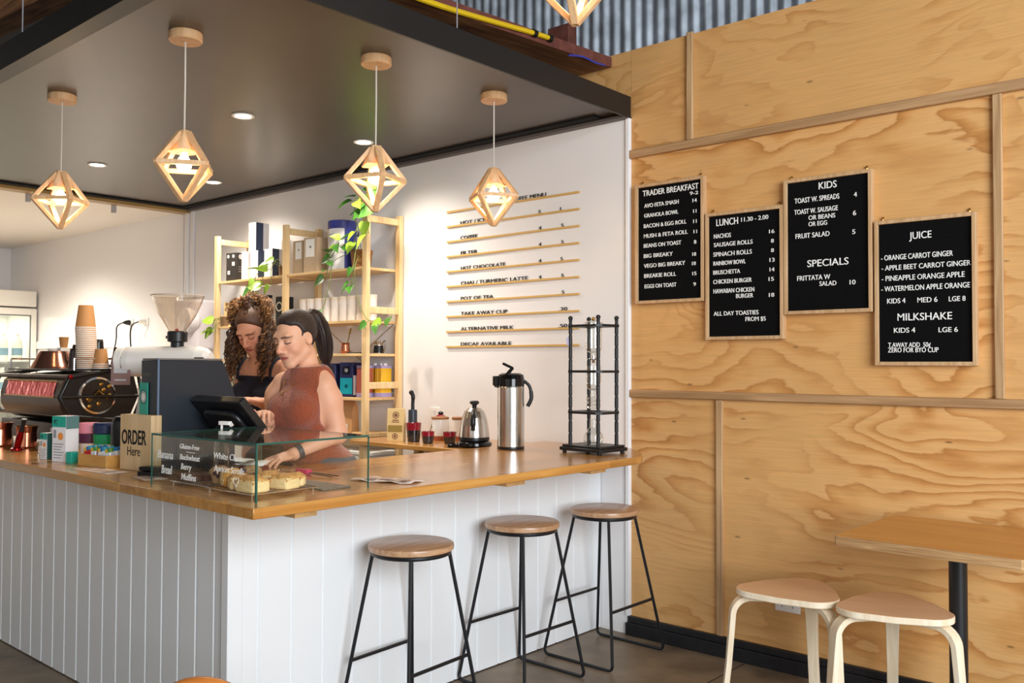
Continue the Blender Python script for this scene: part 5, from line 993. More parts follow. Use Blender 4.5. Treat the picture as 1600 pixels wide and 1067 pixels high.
b = MB(); b.tube([(0.94, 0.08, 0.47), (0.94, 0.40, 0.47), (0.08, 0.40, 0.47), (0.08, 0.08, 0.47)], 0.005, 8); b.tube([(0.94, 0.08, 0.41), (0.94, 0.08, 0.47)], 0.005, 8); b.tube([(0.08, 0.08, 0.41), (0.08, 0.08, 0.47)], 0.005, 8); b.build('cup_rail', CHROME, t)
ZM = 1.416
t = thing('copper_hood', 'large copper cone hood standing on the espresso machine', 'cone', (-2.40, -1.95, ZM))
b = MB(); b.lathe([(0.125, 0), (0.118, 0.01), (0.080, 0.085), (0.072, 0.098), (0.066, 0.098)], 30, cap=False); b.build('cone', M('smoked_copper', (176, 124, 106), 0.2, 0.9), t)
def paper_cup(b, z, r0=0.030, r1=0.042, h=0.112, inv=True, c=(0, 0)):
    pr = [(r1, z), (r1+0.002, z+0.002), (r1+0.002, z+0.006), (r1-0.0005, z+0.006), (r0, z+h), (0, z+h)]
    b.lathe(pr, 24, c=(c[0], c[1], 0), ms=[1, 1, 1, 0, 0])
t0 = None
CUPK = M('kraft_cup', (196, 140, 84), 0.6)
for k in range(22):
    t = thing('paper_cup', ('brown paper cup topping the tall upturned stack on the espresso machine' if k == 21 else 'paper cup in the tall upturned stack, only its white rim showing'), 'cup', (-2.01-0.0013*k, -1.93, ZM+0.0105*k), 0, 'paper cups in the tall stack')
    b = MB(); paper_cup(b, 0, r0=0.0375, r1=0.053, h=0.125); b.build('cup', [CUPK, PAPER], t)
for k in range(3):
    t = thing('paper_cup', ('short brown paper cup topping the low upturned stack by the grinder' if k == 2 else 'paper cup in the low stack, only its white rim showing'), 'cup', (-1.845, -1.93, ZM+0.0105*k), 0, 'paper cups in the low stack')
    b = MB(); paper_cup(b, 0, r0=0.029, r1=0.040, h=0.085); b.build('cup', [CUPK, PAPER], t)
SMK = M('smoked_glass', (58, 44, 44), 0.08, 0.2)
for lab, x, y, r, h, mt in (('dark glossy cup upturned behind the low paper cup stack', -1.775, -1.86, 0.042, 0.115, SMK), ('black cup upturned left of the tall paper cup stack', -2.14, -1.94, 0.036, 0.11, SMK), ('black cup balanced left of the tall paper stack, behind', -2.17, -1.80, 0.033, 0.165, GLOSSK), ('glossy black cup beside the small brown espresso cup', -2.275, -1.87, 0.036, 0.135, GLOSSK)):
    b = MB(); b.lathe([(r, 0), (r, 0.004), (r*0.8, h*0.9), (r*0.72, h), (0, h)], 22); tag(b.build('cup', mt, loc=(x, y, ZM)), lab, 'cup', 'dark cups on the espresso machine')
t = thing('tin', 'small white tin on the espresso machine at its left', 'tin', (-2.55, -1.88, ZM))
b = MB(); b.lathe([(0.042, 0.0), (0.042, 0.095)], 24); b.build('body', STEEL, t)
b = MB(); b.lathe([(0.0435, 0.095), (0.0435, 0.115), (0, 0.116)], 24); b.build('lid', CREAM, t)
t = thing('espresso_cup', 'small brown paper espresso cup standing on the white tin', 'cup', (-2.49, -1.86, ZM+0.12))
b = MB(); b.lathe([(0.020, 0), (0.027, 0.06), (0.028, 0.062), (0.026, 0.062)], 20); b.build('cup', CUPK, t)
t['label'] = 'small brown paper espresso cup on a white block behind the cones'
b = MB(); b.box(-0.03, 0.03, -0.03, 0.03, 0, 0.12); tag(b.build('white_block', PAPER, loc=(-2.49, -1.86, ZM-0.0005), bevel=0.003), 'white block carrying the small brown espresso cup', 'box')
# ------------------------------------------------------------------ fridge and back wall
t = thing('milk_fridge', 'white upright glass door fridge of milk bottles at the far left', 'fridge', (-8.55, -1.02, 0))
FW = M('fridge_white', (240, 236, 226), 0.35)
b = MB(); b.box(0, 0.75, 0, 0.03, 0.05, 2.06); b.box(0, 0.75, 0.97, 1.0, 0.05, 2.06); b.box(0, 0.03, 0.03, 0.97, 0.05, 2.06); b.box(0.03, 0.75, 0.03, 0.97, 0.05, 0.2); b.box(0.03, 0.75, 0.03, 0.97, 2.0, 2.06); b.build('cabinet', FW, t, bevel=0.004)
b = MB(); b.box(0, 0.80, 0, 1.0, 2.07, 2.25); b.build('header', FW, t, bevel=0.012)
d = MB(); d.box(0.755, 0.80, 0, 0.055, 0.1, 2.05); d.box(0.755, 0.80, 0.945, 1.0, 0.1, 2.05); d.box(0.755, 0.80, 0.055, 0.945, 0.1, 0.2); d.box(0.755, 0.80, 0.055, 0.945, 1.98, 2.05); do = d.build('door', FW, t, bevel=0.004)
d = MB(); d.box(0.775, 0.780, 0.055, 0.945, 0.2, 1.98); d.build('glass_pane', PANE, do)
d = MB(); d.box(0.772, 0.784, 0.055, 0.062, 0.2, 1.98); d.box(0.772, 0.784, 0.935, 0.945, 0.2, 1.98); d.box(0.772, 0.784, 0.062, 0.935, 1.968, 1.98); d.build('seal', M('grey_seal', (110, 110, 112), 0.5), do)
for z in (0.72, 1.09, 1.47):
    b = MB(); b.box(0.05, 0.72, 0.035, 0.965, z-0.012, z); b.build('wire_shelf', M('shelf_white', (230, 230, 226), 0.4), t)
l = bpy.data.lights.new('fridge_light', 'AREA'); l.energy = 5; l.size = 0.6; l.color = (0.95, 1, 0.95); lo = bpy.data.objects.new('fridge_light', l); COL.objects.link(lo); lo.parent = t; lo.location = (0.4, 0.5, 1.98)
MILK = M('milk_bottle', (240, 238, 222), 0.35); MLAB = M('milk_label', (120, 160, 180), 0.5)
i = 0
for z, row in ((1.47, 'upper'), (1.09, 'lower')):
    for k in range(4):
        t = thing('milk_bottle', 'milk bottle with blue label on the %s fridge shelf, %s from the right' % (row, ('first', 'second', 'third', 'fourth')[k]), 'bottle', (-8.55+0.62, -1.02+0.86-0.15*k, z), 0, 'milk bottles in the fridge')
        b = MB(); b.lathe([(0.055, 0), (0.06, 0.006), (0.06, 0.18), (0.05, 0.23), (0.022, 0.27), (0.022, 0.285)], 18); b.build('bottle', MILK, t)
        b = MB(); b.lathe([(0.026, 0.282), (0.026, 0.305), (0, 0.306)], 14); b.build('cap', PAPER, t)
        b = MB(); wrap(b, 0.0606, R(-75), R(55), 0.06, 0.14, n=10); b.build('label_print', MLAB, t)
socket('white double socket on the back wall, left of its pair, with a black plug', -5.52, 1.835, 1, y=0.0, group='sockets on the back wall')
socket('white socket on the back wall, right of its pair, with a white plug', -5.22, 1.835, 1, y=0.0, group='sockets on the back wall')
for lab, x, mt, e in (('black plug and lead in the left back wall socket', -5.54, BLACK, -0.28), ('pale plug with a dark lead in the right back wall socket', -5.24, CREAM, -0.10)):
    t = thing('power_lead', lab, 'plug', (x, -0.011, 1.835))
    b = MB(); b.tube([(0, 0, 0), (0, -0.03, 0), (-0.01, -0.055, 0.0)], [0.026, 0.022, 0.012], 12); b.build('plug', mt, t)
    b = MB(); b.tube(spline([(-0.01, -0.055, 0), (-0.09, -0.08, -0.04), (-0.13, -0.07, -0.18), (e, -0.05, -0.42)], 8), 0.007, 8); b.build('lead', BLACK, t)
t = thing('notice_sheet', 'row of pale notice sheets pinned low on the back wall behind the hopper', 'paper', (-4.95, -0.003, 1.36))
b = MB(); b.box(-0.42, 0.42, -0.002, 0, 0, 0.22); b.build('sheet', M('ivory_sheet', (232, 222, 208), 0.6), t)
b = MB()
for i in range(4):
    for j in range(5): b.box(-0.36+0.2*i, -0.26+0.2*i, -0.003, -0.002, 0.04+0.035*j, 0.05+0.035*j)
b.build('print', M('faint_print', (190, 172, 156), 0.6), t)
t = thing('towel_dispenser', 'pale wall mounted paper towel dispenser left of the pine shelves', 'dispenser', (-4.14, 0.0, 1.56))
b = MB(); b.prism(rrect(-0.19, 0.19, -0.22, 0.0, 0.06), 0.0, 0.42); b.build('cover', M('dispenser_white', (220, 214, 220), 0.3), t, bevel=0.02, seg=3)
b = MB(); b.lathe([(0.0, 0), (0.10, 0), (0.11, 0.02), (0.11, 0.10), (0, 0.11)], 28, T=Matrix.Translation((0.10, -0.17, 0.24)) @ Matrix.Rotation(R(90), 4, 'X')); b.build('roll_housing', M('dispenser_clear', (226, 222, 226), 0.2), t)
b = MB(); b.box(-0.13, -0.07, -0.2215, -0.219, 0.16, 0.18); b.build('red_mark', M('red_mark', (170, 40, 50), 0.5), t)
t = thing('wall_shelf_box', 'low pale boxes on the back bench behind the white grinder', 'box', (-4.55, -0.28, 1.28))
b = MB(); b.box(-0.22, 0.22, -0.12, 0.12, 0, 0.20); b.build('box', M('ivory_box', (226, 214, 200), 0.5), t, bevel=0.006)
b = MB(); b.box(-0.10, 0.20, -0.10, 0.10, 0.2005, 0.24); b.build('lid_box', M('putty_box', (214, 200, 186), 0.5), t, bevel=0.006)
t = thing('prep_bench', 'white prep bench along the back wall behind the women', 'worktop', (-6.0, -0.6, 0))
b = MB(); b.box(0, 1.9, 0, 0.59, 1.24, 1.28); b.build('top', M('white_laminate', (228, 224, 218), 0.35), t, bevel=0.003)
b = MB(); b.box(0.02, 1.88, 0.03, 0.58, 0, 1.24); b.build('cabinet', M('white_laminate', (228, 224, 218), 0.35), t)

# ================================================================== glass display case and the food in it
cw, cd, chh, ca = 0.655, 0.470, 0.185, R(1.5)
rot = Matrix.Rotation(ca, 3, 'Z'); cc = Vector((0.452, -2.456, 0))-rot @ Vector((cw/2, -cd/2, 0))
case = thing('display_case', 'low glass display case of cakes on the benchtop corner with white handwriting', 'display case', (cc.x, cc.y, 1.0), ca)
x0, x1, y0, y1, g = -cw/2, cw/2, -cd/2, cd/2, 0.005
def pane(name, a):
    b = MB(); b.box(*a); return b.build(name, PANE, case)
pane('front_pane', (x0, x1, y0, y0+g, 0.001, chh)); pane('side_pane', (x1-g, x1, y0+g+0.0005, y1, 0.001, chh)); pane('side_pane', (x0, x0+g, y0+g+0.0005, y1, 0.001, chh)); pane('top_pane', (x0, x1, y0, y1, chh+0.0006, chh+0.0066))
b = MB(); e = 0.0012
b.box(x1-g, x1+e, y0-e, y0+g, 0.001, chh); b.box(x0-e, x0+g*0.6, y0-e, y0+g*0.6, 0.001, chh); b.box(x1-g*0.6, x1+e, y1-g*0.6, y1+e, 0.001, chh); b.box(x0-e, x0+g*0.6, y1-g*0.6, y1+e, 0.001, chh)
b.box(x0-e, x1+e, y0-e, y0, chh, chh+0.007); b.box(x1, x1+e, y0, y1, chh, chh+0.007); b.box(x0-e, x0, y0, y1, chh, chh+0.007); b.box(x0, x1, y1, y1+e, chh, chh+0.007)
b.build('green_edges', M('glass_edge_green', (46, 104, 92), 0.15, trans=0.3), case)
CH = M('chalk_white', (244, 244, 240), 0.7)
b = MB()
def chalk(s, X, Z, W, H, sh=0.18):
    q = MB(); q.text(s, xz(X-cc.x+0.0, y0-0.0014, Z-1.0), W, H, 0.0008, shear=sh, bold=0.002); q.build('handwriting', CH, case, smooth=False)
chalk('Banana', -0.163, 1.106, 0.105, 0.030); chalk('Bread', -0.135, 1.052, 0.070, 0.032); chalk('Gluten-Free', -0.012, 1.148, 0.124, 0.018); chalk('Buckwheat', -0.012, 1.110, 0.128, 0.020)
chalk('Berry', -0.004, 1.076, 0.068, 0.022); chalk('Muffins', -0.002, 1.040, 0.096, 0.024); chalk('White Choc', 0.203, 1.128, 0.165, 0.022); chalk('Apricot Scrolls', 0.205, 1.086, 0.175, 0.022)
b.bar((0.03-cc.x, y0-0.0012, 0.138), (0.085-cc.x, y0-0.0012, 0.137), 0.0008, 0.002)
hp = [(0.335-cc.x+0.014*math.sin(a)**3*1.1, y0-0.0012, 0.062+0.0011*(13*math.cos(a)-5*math.cos(2*a)-2*math.cos(3*a)-math.cos(4*a))) for a in [2*math.pi*k/28 for k in range(28)]]
b.tube(hp, 0.0008, 4, closed=True)
b.build('underline_and_heart', CH, case, smooth=False)
# wire rack and tray
def rack(label, x, y, w_, d_, rz_):
    t = thing('cooling_rack', label, 'rack', (x, y, 1.0), rz_, 'wire racks in the glass case')
    b = MB(); zr = 0.014
    b.tube([(-w_/2, -d_/2, zr), (w_/2, -d_/2, zr), (w_/2, d_/2, zr), (-w_/2, d_/2, zr)], 0.002, 6, closed=True); b.build('rim', CHROME, t)
    b = MB()
    for k in range(1, 12): b.tube([(-w_/2+w_*k/12, -d_/2, zr), (-w_/2+w_*k/12, d_/2, zr)], 0.0012, 5)
    b.build('wires', CHROME, t)
    for sx in (-1, 1):
        for sy in (-1, 1):
            b = MB(); b.tube([(sx*w_*0.46, sy*d_*0.46, 0.0), (sx*w_*0.46, sy*d_*0.46, zr)], 0.002, 6); b.build('foot', CHROME, t)
rack('chrome wire rack under the dark slices and the berry muffin', -0.055, -2.28, 0.26, 0.26, ca)
rack('chrome wire rack under the golden scrolls at the case corner', 0.225, -2.285, 0.27, 0.27, ca)
b = MB(); b.prism(rrect(-0.14, 0.14, -0.065, 0.065, 0.012), 0.0, 0.006); tag(b.build('slate_mat', M('grey_speckled_mat', (112, 100, 88), 0.6, var=0.4, vscale=120), loc=(0.235, -2.075, 1.0), rot=(0, 0, ca), bevel=0.002), 'grey speckled mat at the back of the glass case', 'mat')
ZR = 1.0162
BRN = M('banana_crumb', (96, 56, 34), 0.85, var=0.35, vscale=60, bump=0.5, bscale=220); MUF = M('muffin_crumb', (188, 150, 104), 0.85, var=0.25, vscale=50, bump=0.6, bscale=160); BER = M('berry_spot', (74, 28, 52), 0.5)
GOLD = M('baked_gold', (220, 160, 70), 0.6, var=0.3, vscale=28, bump=0.3, bscale=120); CRB = M('pale_crumb', (255, 224, 164), 0.8, var=0.08, vscale=60, bump=0.4, bscale=200); TOPB = M('toasted_top', (226, 164, 92), 0.7, var=0.3, vscale=60, bump=0.6, bscale=150)
def muffin(label, x, y, r, mt, berries=(), z=ZR):
    x -= 0.04
    t = thing('muffin', label, 'muffin', (x, y, z), 0, 'muffins in the glass case')
    rnd = random.Random(label); b = MB(); n = 22; vs = []; pr = [(0.0, 0.0), (r*0.66, 0.0), (r*0.80, r*0.75), (r*1.02, r*0.95), (r*1.0, r*1.2), (r*0.72, r*1.48), (r*0.3, r*1.6), (0.0, r*1.62)]
    b.lathe([(q*(1), zz) for q, zz in pr], n)
    b.v = [(px*(1+rnd.uniform(-.03, .03)), py*(1+rnd.uniform(-.03, .03)), pz+rnd.uniform(-.002, .002)*(pz > 0.01)) for px, py, pz in b.v]
    b.build('cake', mt, t, weld=False, ang=180)
    for i, (a, zf) in enumerate(berries):
        s = MB(); s.ball((r*0.96*math.cos(a), r*0.96*math.sin(a), r*zf), (r*0.22, r*0.22, r*0.2), 10); s.build('berry', BER, t)
CAM_A = math.atan2(-4.083+2.33, 2.98-0.05)
muffin('round pale berry muffin facing the front pane of the glass case', 0.055, -2.325, 0.037, MUF, ((CAM_A-0.5, 1.0), (CAM_A-0.15, 0.75), (CAM_A+0.1, 1.1)))
muffin('darker muffin behind the slices, left of the berry muffin', -0.045, -2.26, 0.032, BRN, ((CAM_A-0.3, 1.1),))
muffin('tan muffin behind the berry muffin and the round scroll', 0.12, -2.235, 0.037, MUF, ((CAM_A-0.8, 1.2),))
for lab, x, y, a, s in (('dark banana bread slice lying at the left front of the case', -0.115, -2.35, R(12), 1.0), ('dark banana bread slice lying behind the front slice', -0.075, -2.30, R(-14), 0.9)):
    t = thing('cake_slice', lab, 'cake', (x-0.02, y, ZR), a, 'banana bread slices')
    b = MB(); b.prism(rrect(-0.05*s, 0.05*s, -0.034, 0.034, 0.014), 0, 0.022); b.build('slice', BRN, t, bevel=0.004)
t = thing('paper_wrapped_slice', 'dark red slice in white paper at the back of the case', 'cake', (-0.03, -2.155, 1.03), R(20))
b = MB(); b.box(-0.05, 0.05, -0.03, 0.03, 0, 0.03); b.build('slice', M('red_velvet', (112, 44, 34), 0.8, bump=0.4), t, bevel=0.006)
b = MB(); b.add([(-0.055, -0.02, 0.032), (0.06, -0.03, 0.034), (0.05, 0.035, 0.05), (-0.05, 0.035, 0.045)], [(0, 1, 2, 3)]); o = b.build('paper', PAPER, t); md = o.modifiers.new('t', 'SOLIDIFY'); md.thickness = 0.001
b = MB(); b.box(-0.055, 0.055, -0.035, 0.035, 0, 0.029); tag(b.build('riser_block', M('pale_board', (220, 206, 180), 0.6), loc=(-0.03, -2.155, 1.0), rot=(0, 0, R(20))), 'small pale riser under the paper wrapped slice', 'stand')
def scroll(label, x, y, a, wd, dp, h):
    x -= 0.05
    t = thing('scroll_bun', label, 'bun', (x, y, ZR), a, 'golden scrolls in the glass case')
    b = MB(); b.prism(rrect(-wd/2, wd/2, -dp/2, dp/2, 0.012), 0, h*0.8); b.build('crumb', CRB, t, bevel=0.008, seg=3)
    b = MB(); n = 8; vs = []
    for j in range(n+1):
        for i in range(n+1):
            u, v = i/n*2-1, j/n*2-1; vs.append((u*wd*0.5, v*dp*0.5, h*0.70+h*0.36*(1-abs(u)**3)*(1-abs(v)**3)+0.0025*math.sin(9*u+5*v)*math.cos(7*v)))
    b.add(vs, [(j*(n+1)+i, j*(n+1)+i+1, (j+1)*(n+1)+i+1, (j+1)*(n+1)+i) for j in range(n) for i in range(n)]); o = b.build('toasted_crust', TOPB, t, ang=80); md = o.modifiers.new('t', 'SOLIDIFY'); md.thickness = 0.008; md.offset = -1
    b = MB(); b.box(-wd/2-0.001, -wd/2+0.012, -dp/2+0.006, dp/2-0.006, 0.002, h*0.72); b.build('golden_side', GOLD, t, bevel=0.005, seg=3)
scroll('golden scroll nearest the case corner, cut pale side forward', 0.355, -2.375, R(6), 0.10, 0.075, 0.052)
scroll('golden scroll right behind the corner one', 0.365, -2.255, R(14), 0.085, 0.072, 0.050)
scroll('pale scroll at the back end of the scroll row', 0.335, -2.185, R(40), 0.06, 0.05, 0.046)
scroll('golden scroll left of the corner one, turned slightly', 0.252, -2.36, R(-24), 0.075, 0.075, 0.050)
t = thing('scroll_bun', 'round spiral end scroll beside the berry muffin', 'bun', (0.13, -2.35, ZR), R(-20), 'golden scrolls in the glass case')
b = MB(); b.lathe([(0.0, -0.03), (0.026, -0.03), (0.032, -0.022), (0.032, 0.022), (0.026, 0.03), (0, 0.03)], 24, T=Matrix.Translation((0, 0, 0.032)) @ Matrix.Rotation(R(90), 4, 'X')); b.build('bun', GOLD, t)
b = MB(); b.tube([(0.0045*a*0.5*math.cos(a), -0.0305, 0.032+0.0045*a*0.5*math.sin(a)) for a in [k*0.4 for k in range(2, 32)]], 0.003, 6); b.build('spiral', CRB, t)
scroll('golden scroll standing behind the front row of buns', 0.265, -2.25, R(8), 0.08, 0.08, 0.05)
t = thing('tongs', 'steel tongs with a pink grip lying behind the glass case', 'tongs', (-0.07, -1.905, 1.0), R(6))
b = MB()
for s in (-1, 1): b.tube(spline([(0.02, s*0.006, 0.012), (0.10, s*0.012, 0.010), (0.19, s*0.016, 0.007)], 6), 0.003, 6)
b.build('arms', CHROME, t)
b = MB(); b.prism(rrect(-0.035, 0.045, -0.015, 0.015, 0.012), 0.002, 0.024); b.build('grip', M('pink_grip', (206, 50, 96), 0.4), t, bevel=0.006, seg=3)
b = MB()
for k in range(3): b.tube(spline([(-0.035, 0, 0.012), (-0.08, 0.02*(k-1)+0.01, 0.02), (-0.13, 0.015*(k-1), 0.012), (-0.09, -0.02*(k-1)-0.01, 0.006), (-0.035, 0, 0.010)], 6), 0.0016, 5)
b.build('wire_head', CHROME, t)

# ================================================================== the two women (bodies as one smooth distance-field surface each)
class Field:
    def __init__(s, lo, hi, h):
        s.lo = np.array(lo, float); s.h = h; s.n = np.ceil((np.array(hi)-s.lo)/h).astype(int)+1
        s.a = np.full(tuple(s.n), 1.0, np.float32); s.ax = [s.lo[i]+h*np.arange(s.n[i]) for i in range(3)]
    def copy(s):
        t = Field.__new__(Field); t.lo, t.h, t.n, t.ax = s.lo, s.h, s.n, s.ax; t.a = s.a.copy(); return t
    def reg(s, lo, hi):
        i0 = np.clip(np.floor((np.array(lo)-s.lo)/s.h).astype(int), 0, s.n); i1 = np.clip(np.ceil((np.array(hi)-s.lo)/s.h).astype(int)+1, 0, s.n)
        if (i1 <= i0).any(): return None, None
        sl = tuple(slice(a, b) for a, b in zip(i0, i1)); g = np.meshgrid(*[s.ax[k][sl[k]] for k in range(3)], indexing='ij')
        return sl, [q.astype(np.float32) for q in g]
    def put(s, sl, d, k, sub=False):
        a = s.a[sl]
        if sub:
            d = -d; h = np.maximum(k-np.abs(a-d), 0)/k if k else 0; s.a[sl] = np.maximum(a, d)+(h*h*k*0.25 if k else 0)
        else:
            h = np.maximum(k-np.abs(a-d), 0)/k if k else 0; s.a[sl] = np.minimum(a, d)-(h*h*k*0.25 if k else 0)
    def cap(s, a, b, ra, rb=None, k=0.02, sub=False):
        rb = ra if rb is None else rb; a = np.array(a, float); b = np.array(b, float); m = max(ra, rb)+k+3*s.h
        sl, g = s.reg(np.minimum(a, b)-m, np.maximum(a, b)+m)
        if sl is None: return s
        ab = b-a; L = max(float(ab @ ab), 1e-9); p = [g[i]-a[i] for i in range(3)]
        t = np.clip((p[0]*ab[0]+p[1]*ab[1]+p[2]*ab[2])/L, 0, 1)
        d = np.sqrt((p[0]-t*ab[0])**2+(p[1]-t*ab[1])**2+(p[2]-t*ab[2])**2)-(ra+(rb-ra)*t)
        s.put(sl, d, k, sub); return s
    def ell(s, c, r, A=None, k=0.02, sub=False):
        c = np.array(c, float); r = np.array(r, float); m = r.max()+k+3*s.h; sl, g = s.reg(c-m, c+m)
        if sl is None: return s
        p = [g[i]-c[i] for i in range(3)]
        if A is not None: p = [p[0]*A[0][i]+p[1]*A[1][i]+p[2]*A[2][i] for i in range(3)]   # A columns = axes
        k0 = np.sqrt((p[0]/r[0])**2+(p[1]/r[1])**2+(p[2]/r[2])**2); k1 = np.sqrt((p[0]/r[0]**2)**2+(p[1]/r[1]**2)**2+(p[2]/r[2]**2)**2)
        s.put(sl, k0*(k0-1)/np.maximum(k1, 1e-6), k, sub); return s
    def half(s, p, n, k=0.0):
        """keep the side that N points away from"""
        n = np.array(n, float); n /= np.linalg.norm(n); d = (s.ax[0][:, None, None]-p[0])*n[0]+(s.ax[1][None, :, None]-p[1])*n[1]+(s.ax[2][None, None, :]-p[2])*n[2]
        if k: h = np.maximum(k-np.abs(s.a-d), 0)/k; s.a = (np.maximum(s.a, d)+h*h*k*0.25).astype(np.float32)
        else: s.a = np.maximum(s.a, d).astype(np.float32)
        return s
    def mesh(s):
        F = s.a; F[0] = F[-1] = 1; F[:, 0] = F[:, -1] = 1; F[:, :, 0] = F[:, :, -1] = 1; S = F < 0
        c = np.zeros(tuple(np.array(F.shape)-1), np.int8); O = [(i, j, k) for i in (0, 1) for j in (0, 1) for k in (0, 1)]
        def sh(o): return tuple(slice(o[i], F.shape[i]-1+o[i]) for i in range(3))
        for o in O: c += S[sh(o)]
        idx = np.argwhere((c > 0) & (c < 8)); num = np.full(c.shape, -1, np.int64); num[tuple(idx.T)] = np.arange(len(idx))
        acc = np.zeros((len(idx), 3)); cnt = np.zeros(len(idx))
        for o in O:
            for ax in range(3):
                if o[ax]: continue
                q = list(o); q[ax] = 1; f0 = F[tuple((idx+o).T)].astype(float); f1 = F[tuple((idx+q).T)].astype(float); m = (f0 < 0) != (f1 < 0)
                t = np.where(m, f0/np.where(m, f0-f1, 1), 0); P = np.array(o, float)[None]+np.eye(3)[ax][None]*t[:, None]; acc += P*m[:, None]; cnt += m
        V = s.lo+(idx+acc/cnt[:, None])*s.h; Q = []
        for ax in range(3):
            o1, o2 = [(1, 2), (2, 0), (0, 1)][ax]; a = [slice(1, -1)]*3; b = [slice(1, -1)]*3; a[ax] = slice(0, -1); b[ax] = slice(1, None)
            A, B = S[tuple(a)], S[tuple(b)]; e = np.argwhere(A != B); flip = B[tuple(e.T)]
            e = e+1; e[:, ax] -= 1
            d1 = np.eye(3, dtype=int)[o1]; d2 = np.eye(3, dtype=int)[o2]
            q = np.stack([num[tuple((e-d1-d2).T)], num[tuple((e-d2).T)], num[tuple(e.T)], num[tuple((e-d1).T)]], 1)
            q[flip] = q[flip][:, ::-1]; Q.append(q)
        return V, np.concatenate(Q)
def np_mesh(name, V, Q, mats, parent, cols=None, origin=None, smooth_it=1):
    me = bpy.data.meshes.new(name); o3 = np.array(origin if origin is not None else (0, 0, 0)); V = V-o3
    me.vertices.add(len(V)); me.vertices.foreach_set('co', V.astype(np.float32).ravel()); me.loops.add(len(Q)*4); me.loops.foreach_set('vertex_index', Q.astype(np.int32).ravel())
    me.polygons.add(len(Q)); me.polygons.foreach_set('loop_start', np.arange(len(Q), dtype=np.int32)*4)
    me.update(calc_edges=True); me.validate()
    me.polygons.foreach_set('use_smooth', [True]*len(me.polygons))
    for k in (mats if isinstance(mats, (list, tuple)) else [mats]): me.materials.append(k)
    if cols is not None:
        at = me.color_attributes.new('surface_colour', 'FLOAT_COLOR', 'POINT'); at.data.foreach_set('color', np.concatenate([cols, np.ones((len(cols), 1))], 1).astype(np.float32).ravel())
    o = bpy.data.objects.new(name, me); COL.objects.link(o)
    if parent: o.parent = parent
    if smooth_it: md = o.modifiers.new('soften', 'SMOOTH'); md.factor = 0.5; md.iterations = smooth_it
    return o
SKIN = M('skin', (210, 160, 130), 0.52, sss=0.08)
nt = SKIN.node_tree; at = nt.nodes.new('ShaderNodeVertexColor'); at.layer_name = 'surface_colour'; nt.links.new(at.outputs[0], nt.nodes['Principled BSDF'].inputs['Base Color'])
nt.nodes['Principled BSDF'].inputs['Subsurface Radius'].default_value = (0.01, 0.004, 0.002)
class Head:
    def __init__(s, c, fh, pitch, roll, sc):
        fh = Vector((fh[0], fh[1], 0)).normalized(); s.f = fh*math.cos(pitch)+Vector((0, 0, -math.sin(pitch))); s.l = Vector((0, 0, 1)).cross(fh).normalized(); s.u = s.f.cross(s.l).normalized()
        l2 = s.l*math.cos(roll)+s.u*math.sin(roll); u2 = s.u*math.cos(roll)-s.l*math.sin(roll); s.l, s.u = l2, u2; s.c = Vector(c); s.s = sc
        s.A = np.array([[s.l[i], s.f[i], s.u[i]] for i in range(3)])
    def p(s, x, y, z): return np.array(s.c+(s.l*x+s.f*y+s.u*z)*s.s)
    def loc(s, V): return ((V-np.array(s.c)) @ s.A)/s.s
def build_head(F, H):
    S = H.s
    def E(c, r, k, sub=False): F.ell(H.p(*c), np.array(r)*S, H.A, k*S, sub)
    def C(a, b, ra, rb, k, sub=False): F.cap(H.p(*a), H.p(*b), ra*S, rb*S, k*S, sub)
    E((0, -.014, .034), (.073, .092, .083), .01); E((0, .024, -.020), (.060, .064, .078), .03)
    for q in (-1, 1):
        C((q*.051, .000, -.056), (q*.016, .064, -.100), .017, .016, .022); E((q*.037, .054, -.034), (.024, .025, .024), .02)
    E((0, .070, -.101), (.018, .016, .015), .02); C((-.034, .076, .026), (.034, .076, .026), .014, .014, .02)
    for q in (-1, 1): E((q*.032, .096, .004), (.019, .014, .013), .012, True)
    for q in (-1, 1): E((q*.031, .074, .002), (.0145, .0145, .0125), .005)
    C((0, .085, .014), (0, .108, -.030), .0075, .0105, .012); E((0, .109, -.033), (.0125, .012, .0105), .008)
    for q in (-1, 1): E((q*.0125, .098, -.037), (.0085, .011, .008), .006)
    E((0, .074, -.064), (.034, .020, .026), .02); C((-.018, .0800, -.0600), (0, .0865, -.0625), .0045, .0058, .008); C((.018, .0800, -.0600), (0, .0865, -.0625), .0045, .0058, .008); C((-.013, .0815, -.0725), (.013, .0815, -.0725), .0062, .0062, .008)
    C((-.022, .0920, -.0665), (0, .0965, -.0675), .0040, .0040, .004, True); C((.022, .0920, -.0665), (0, .0965, -.0675), .0040, .0040, .004, True)
    for q in (-1, 1):
        E((q*.073, -.008, -.004), (.012, .019, .031), .008); E((q*.083, -.004, -.002), (.008, .010, .019), .005, True)
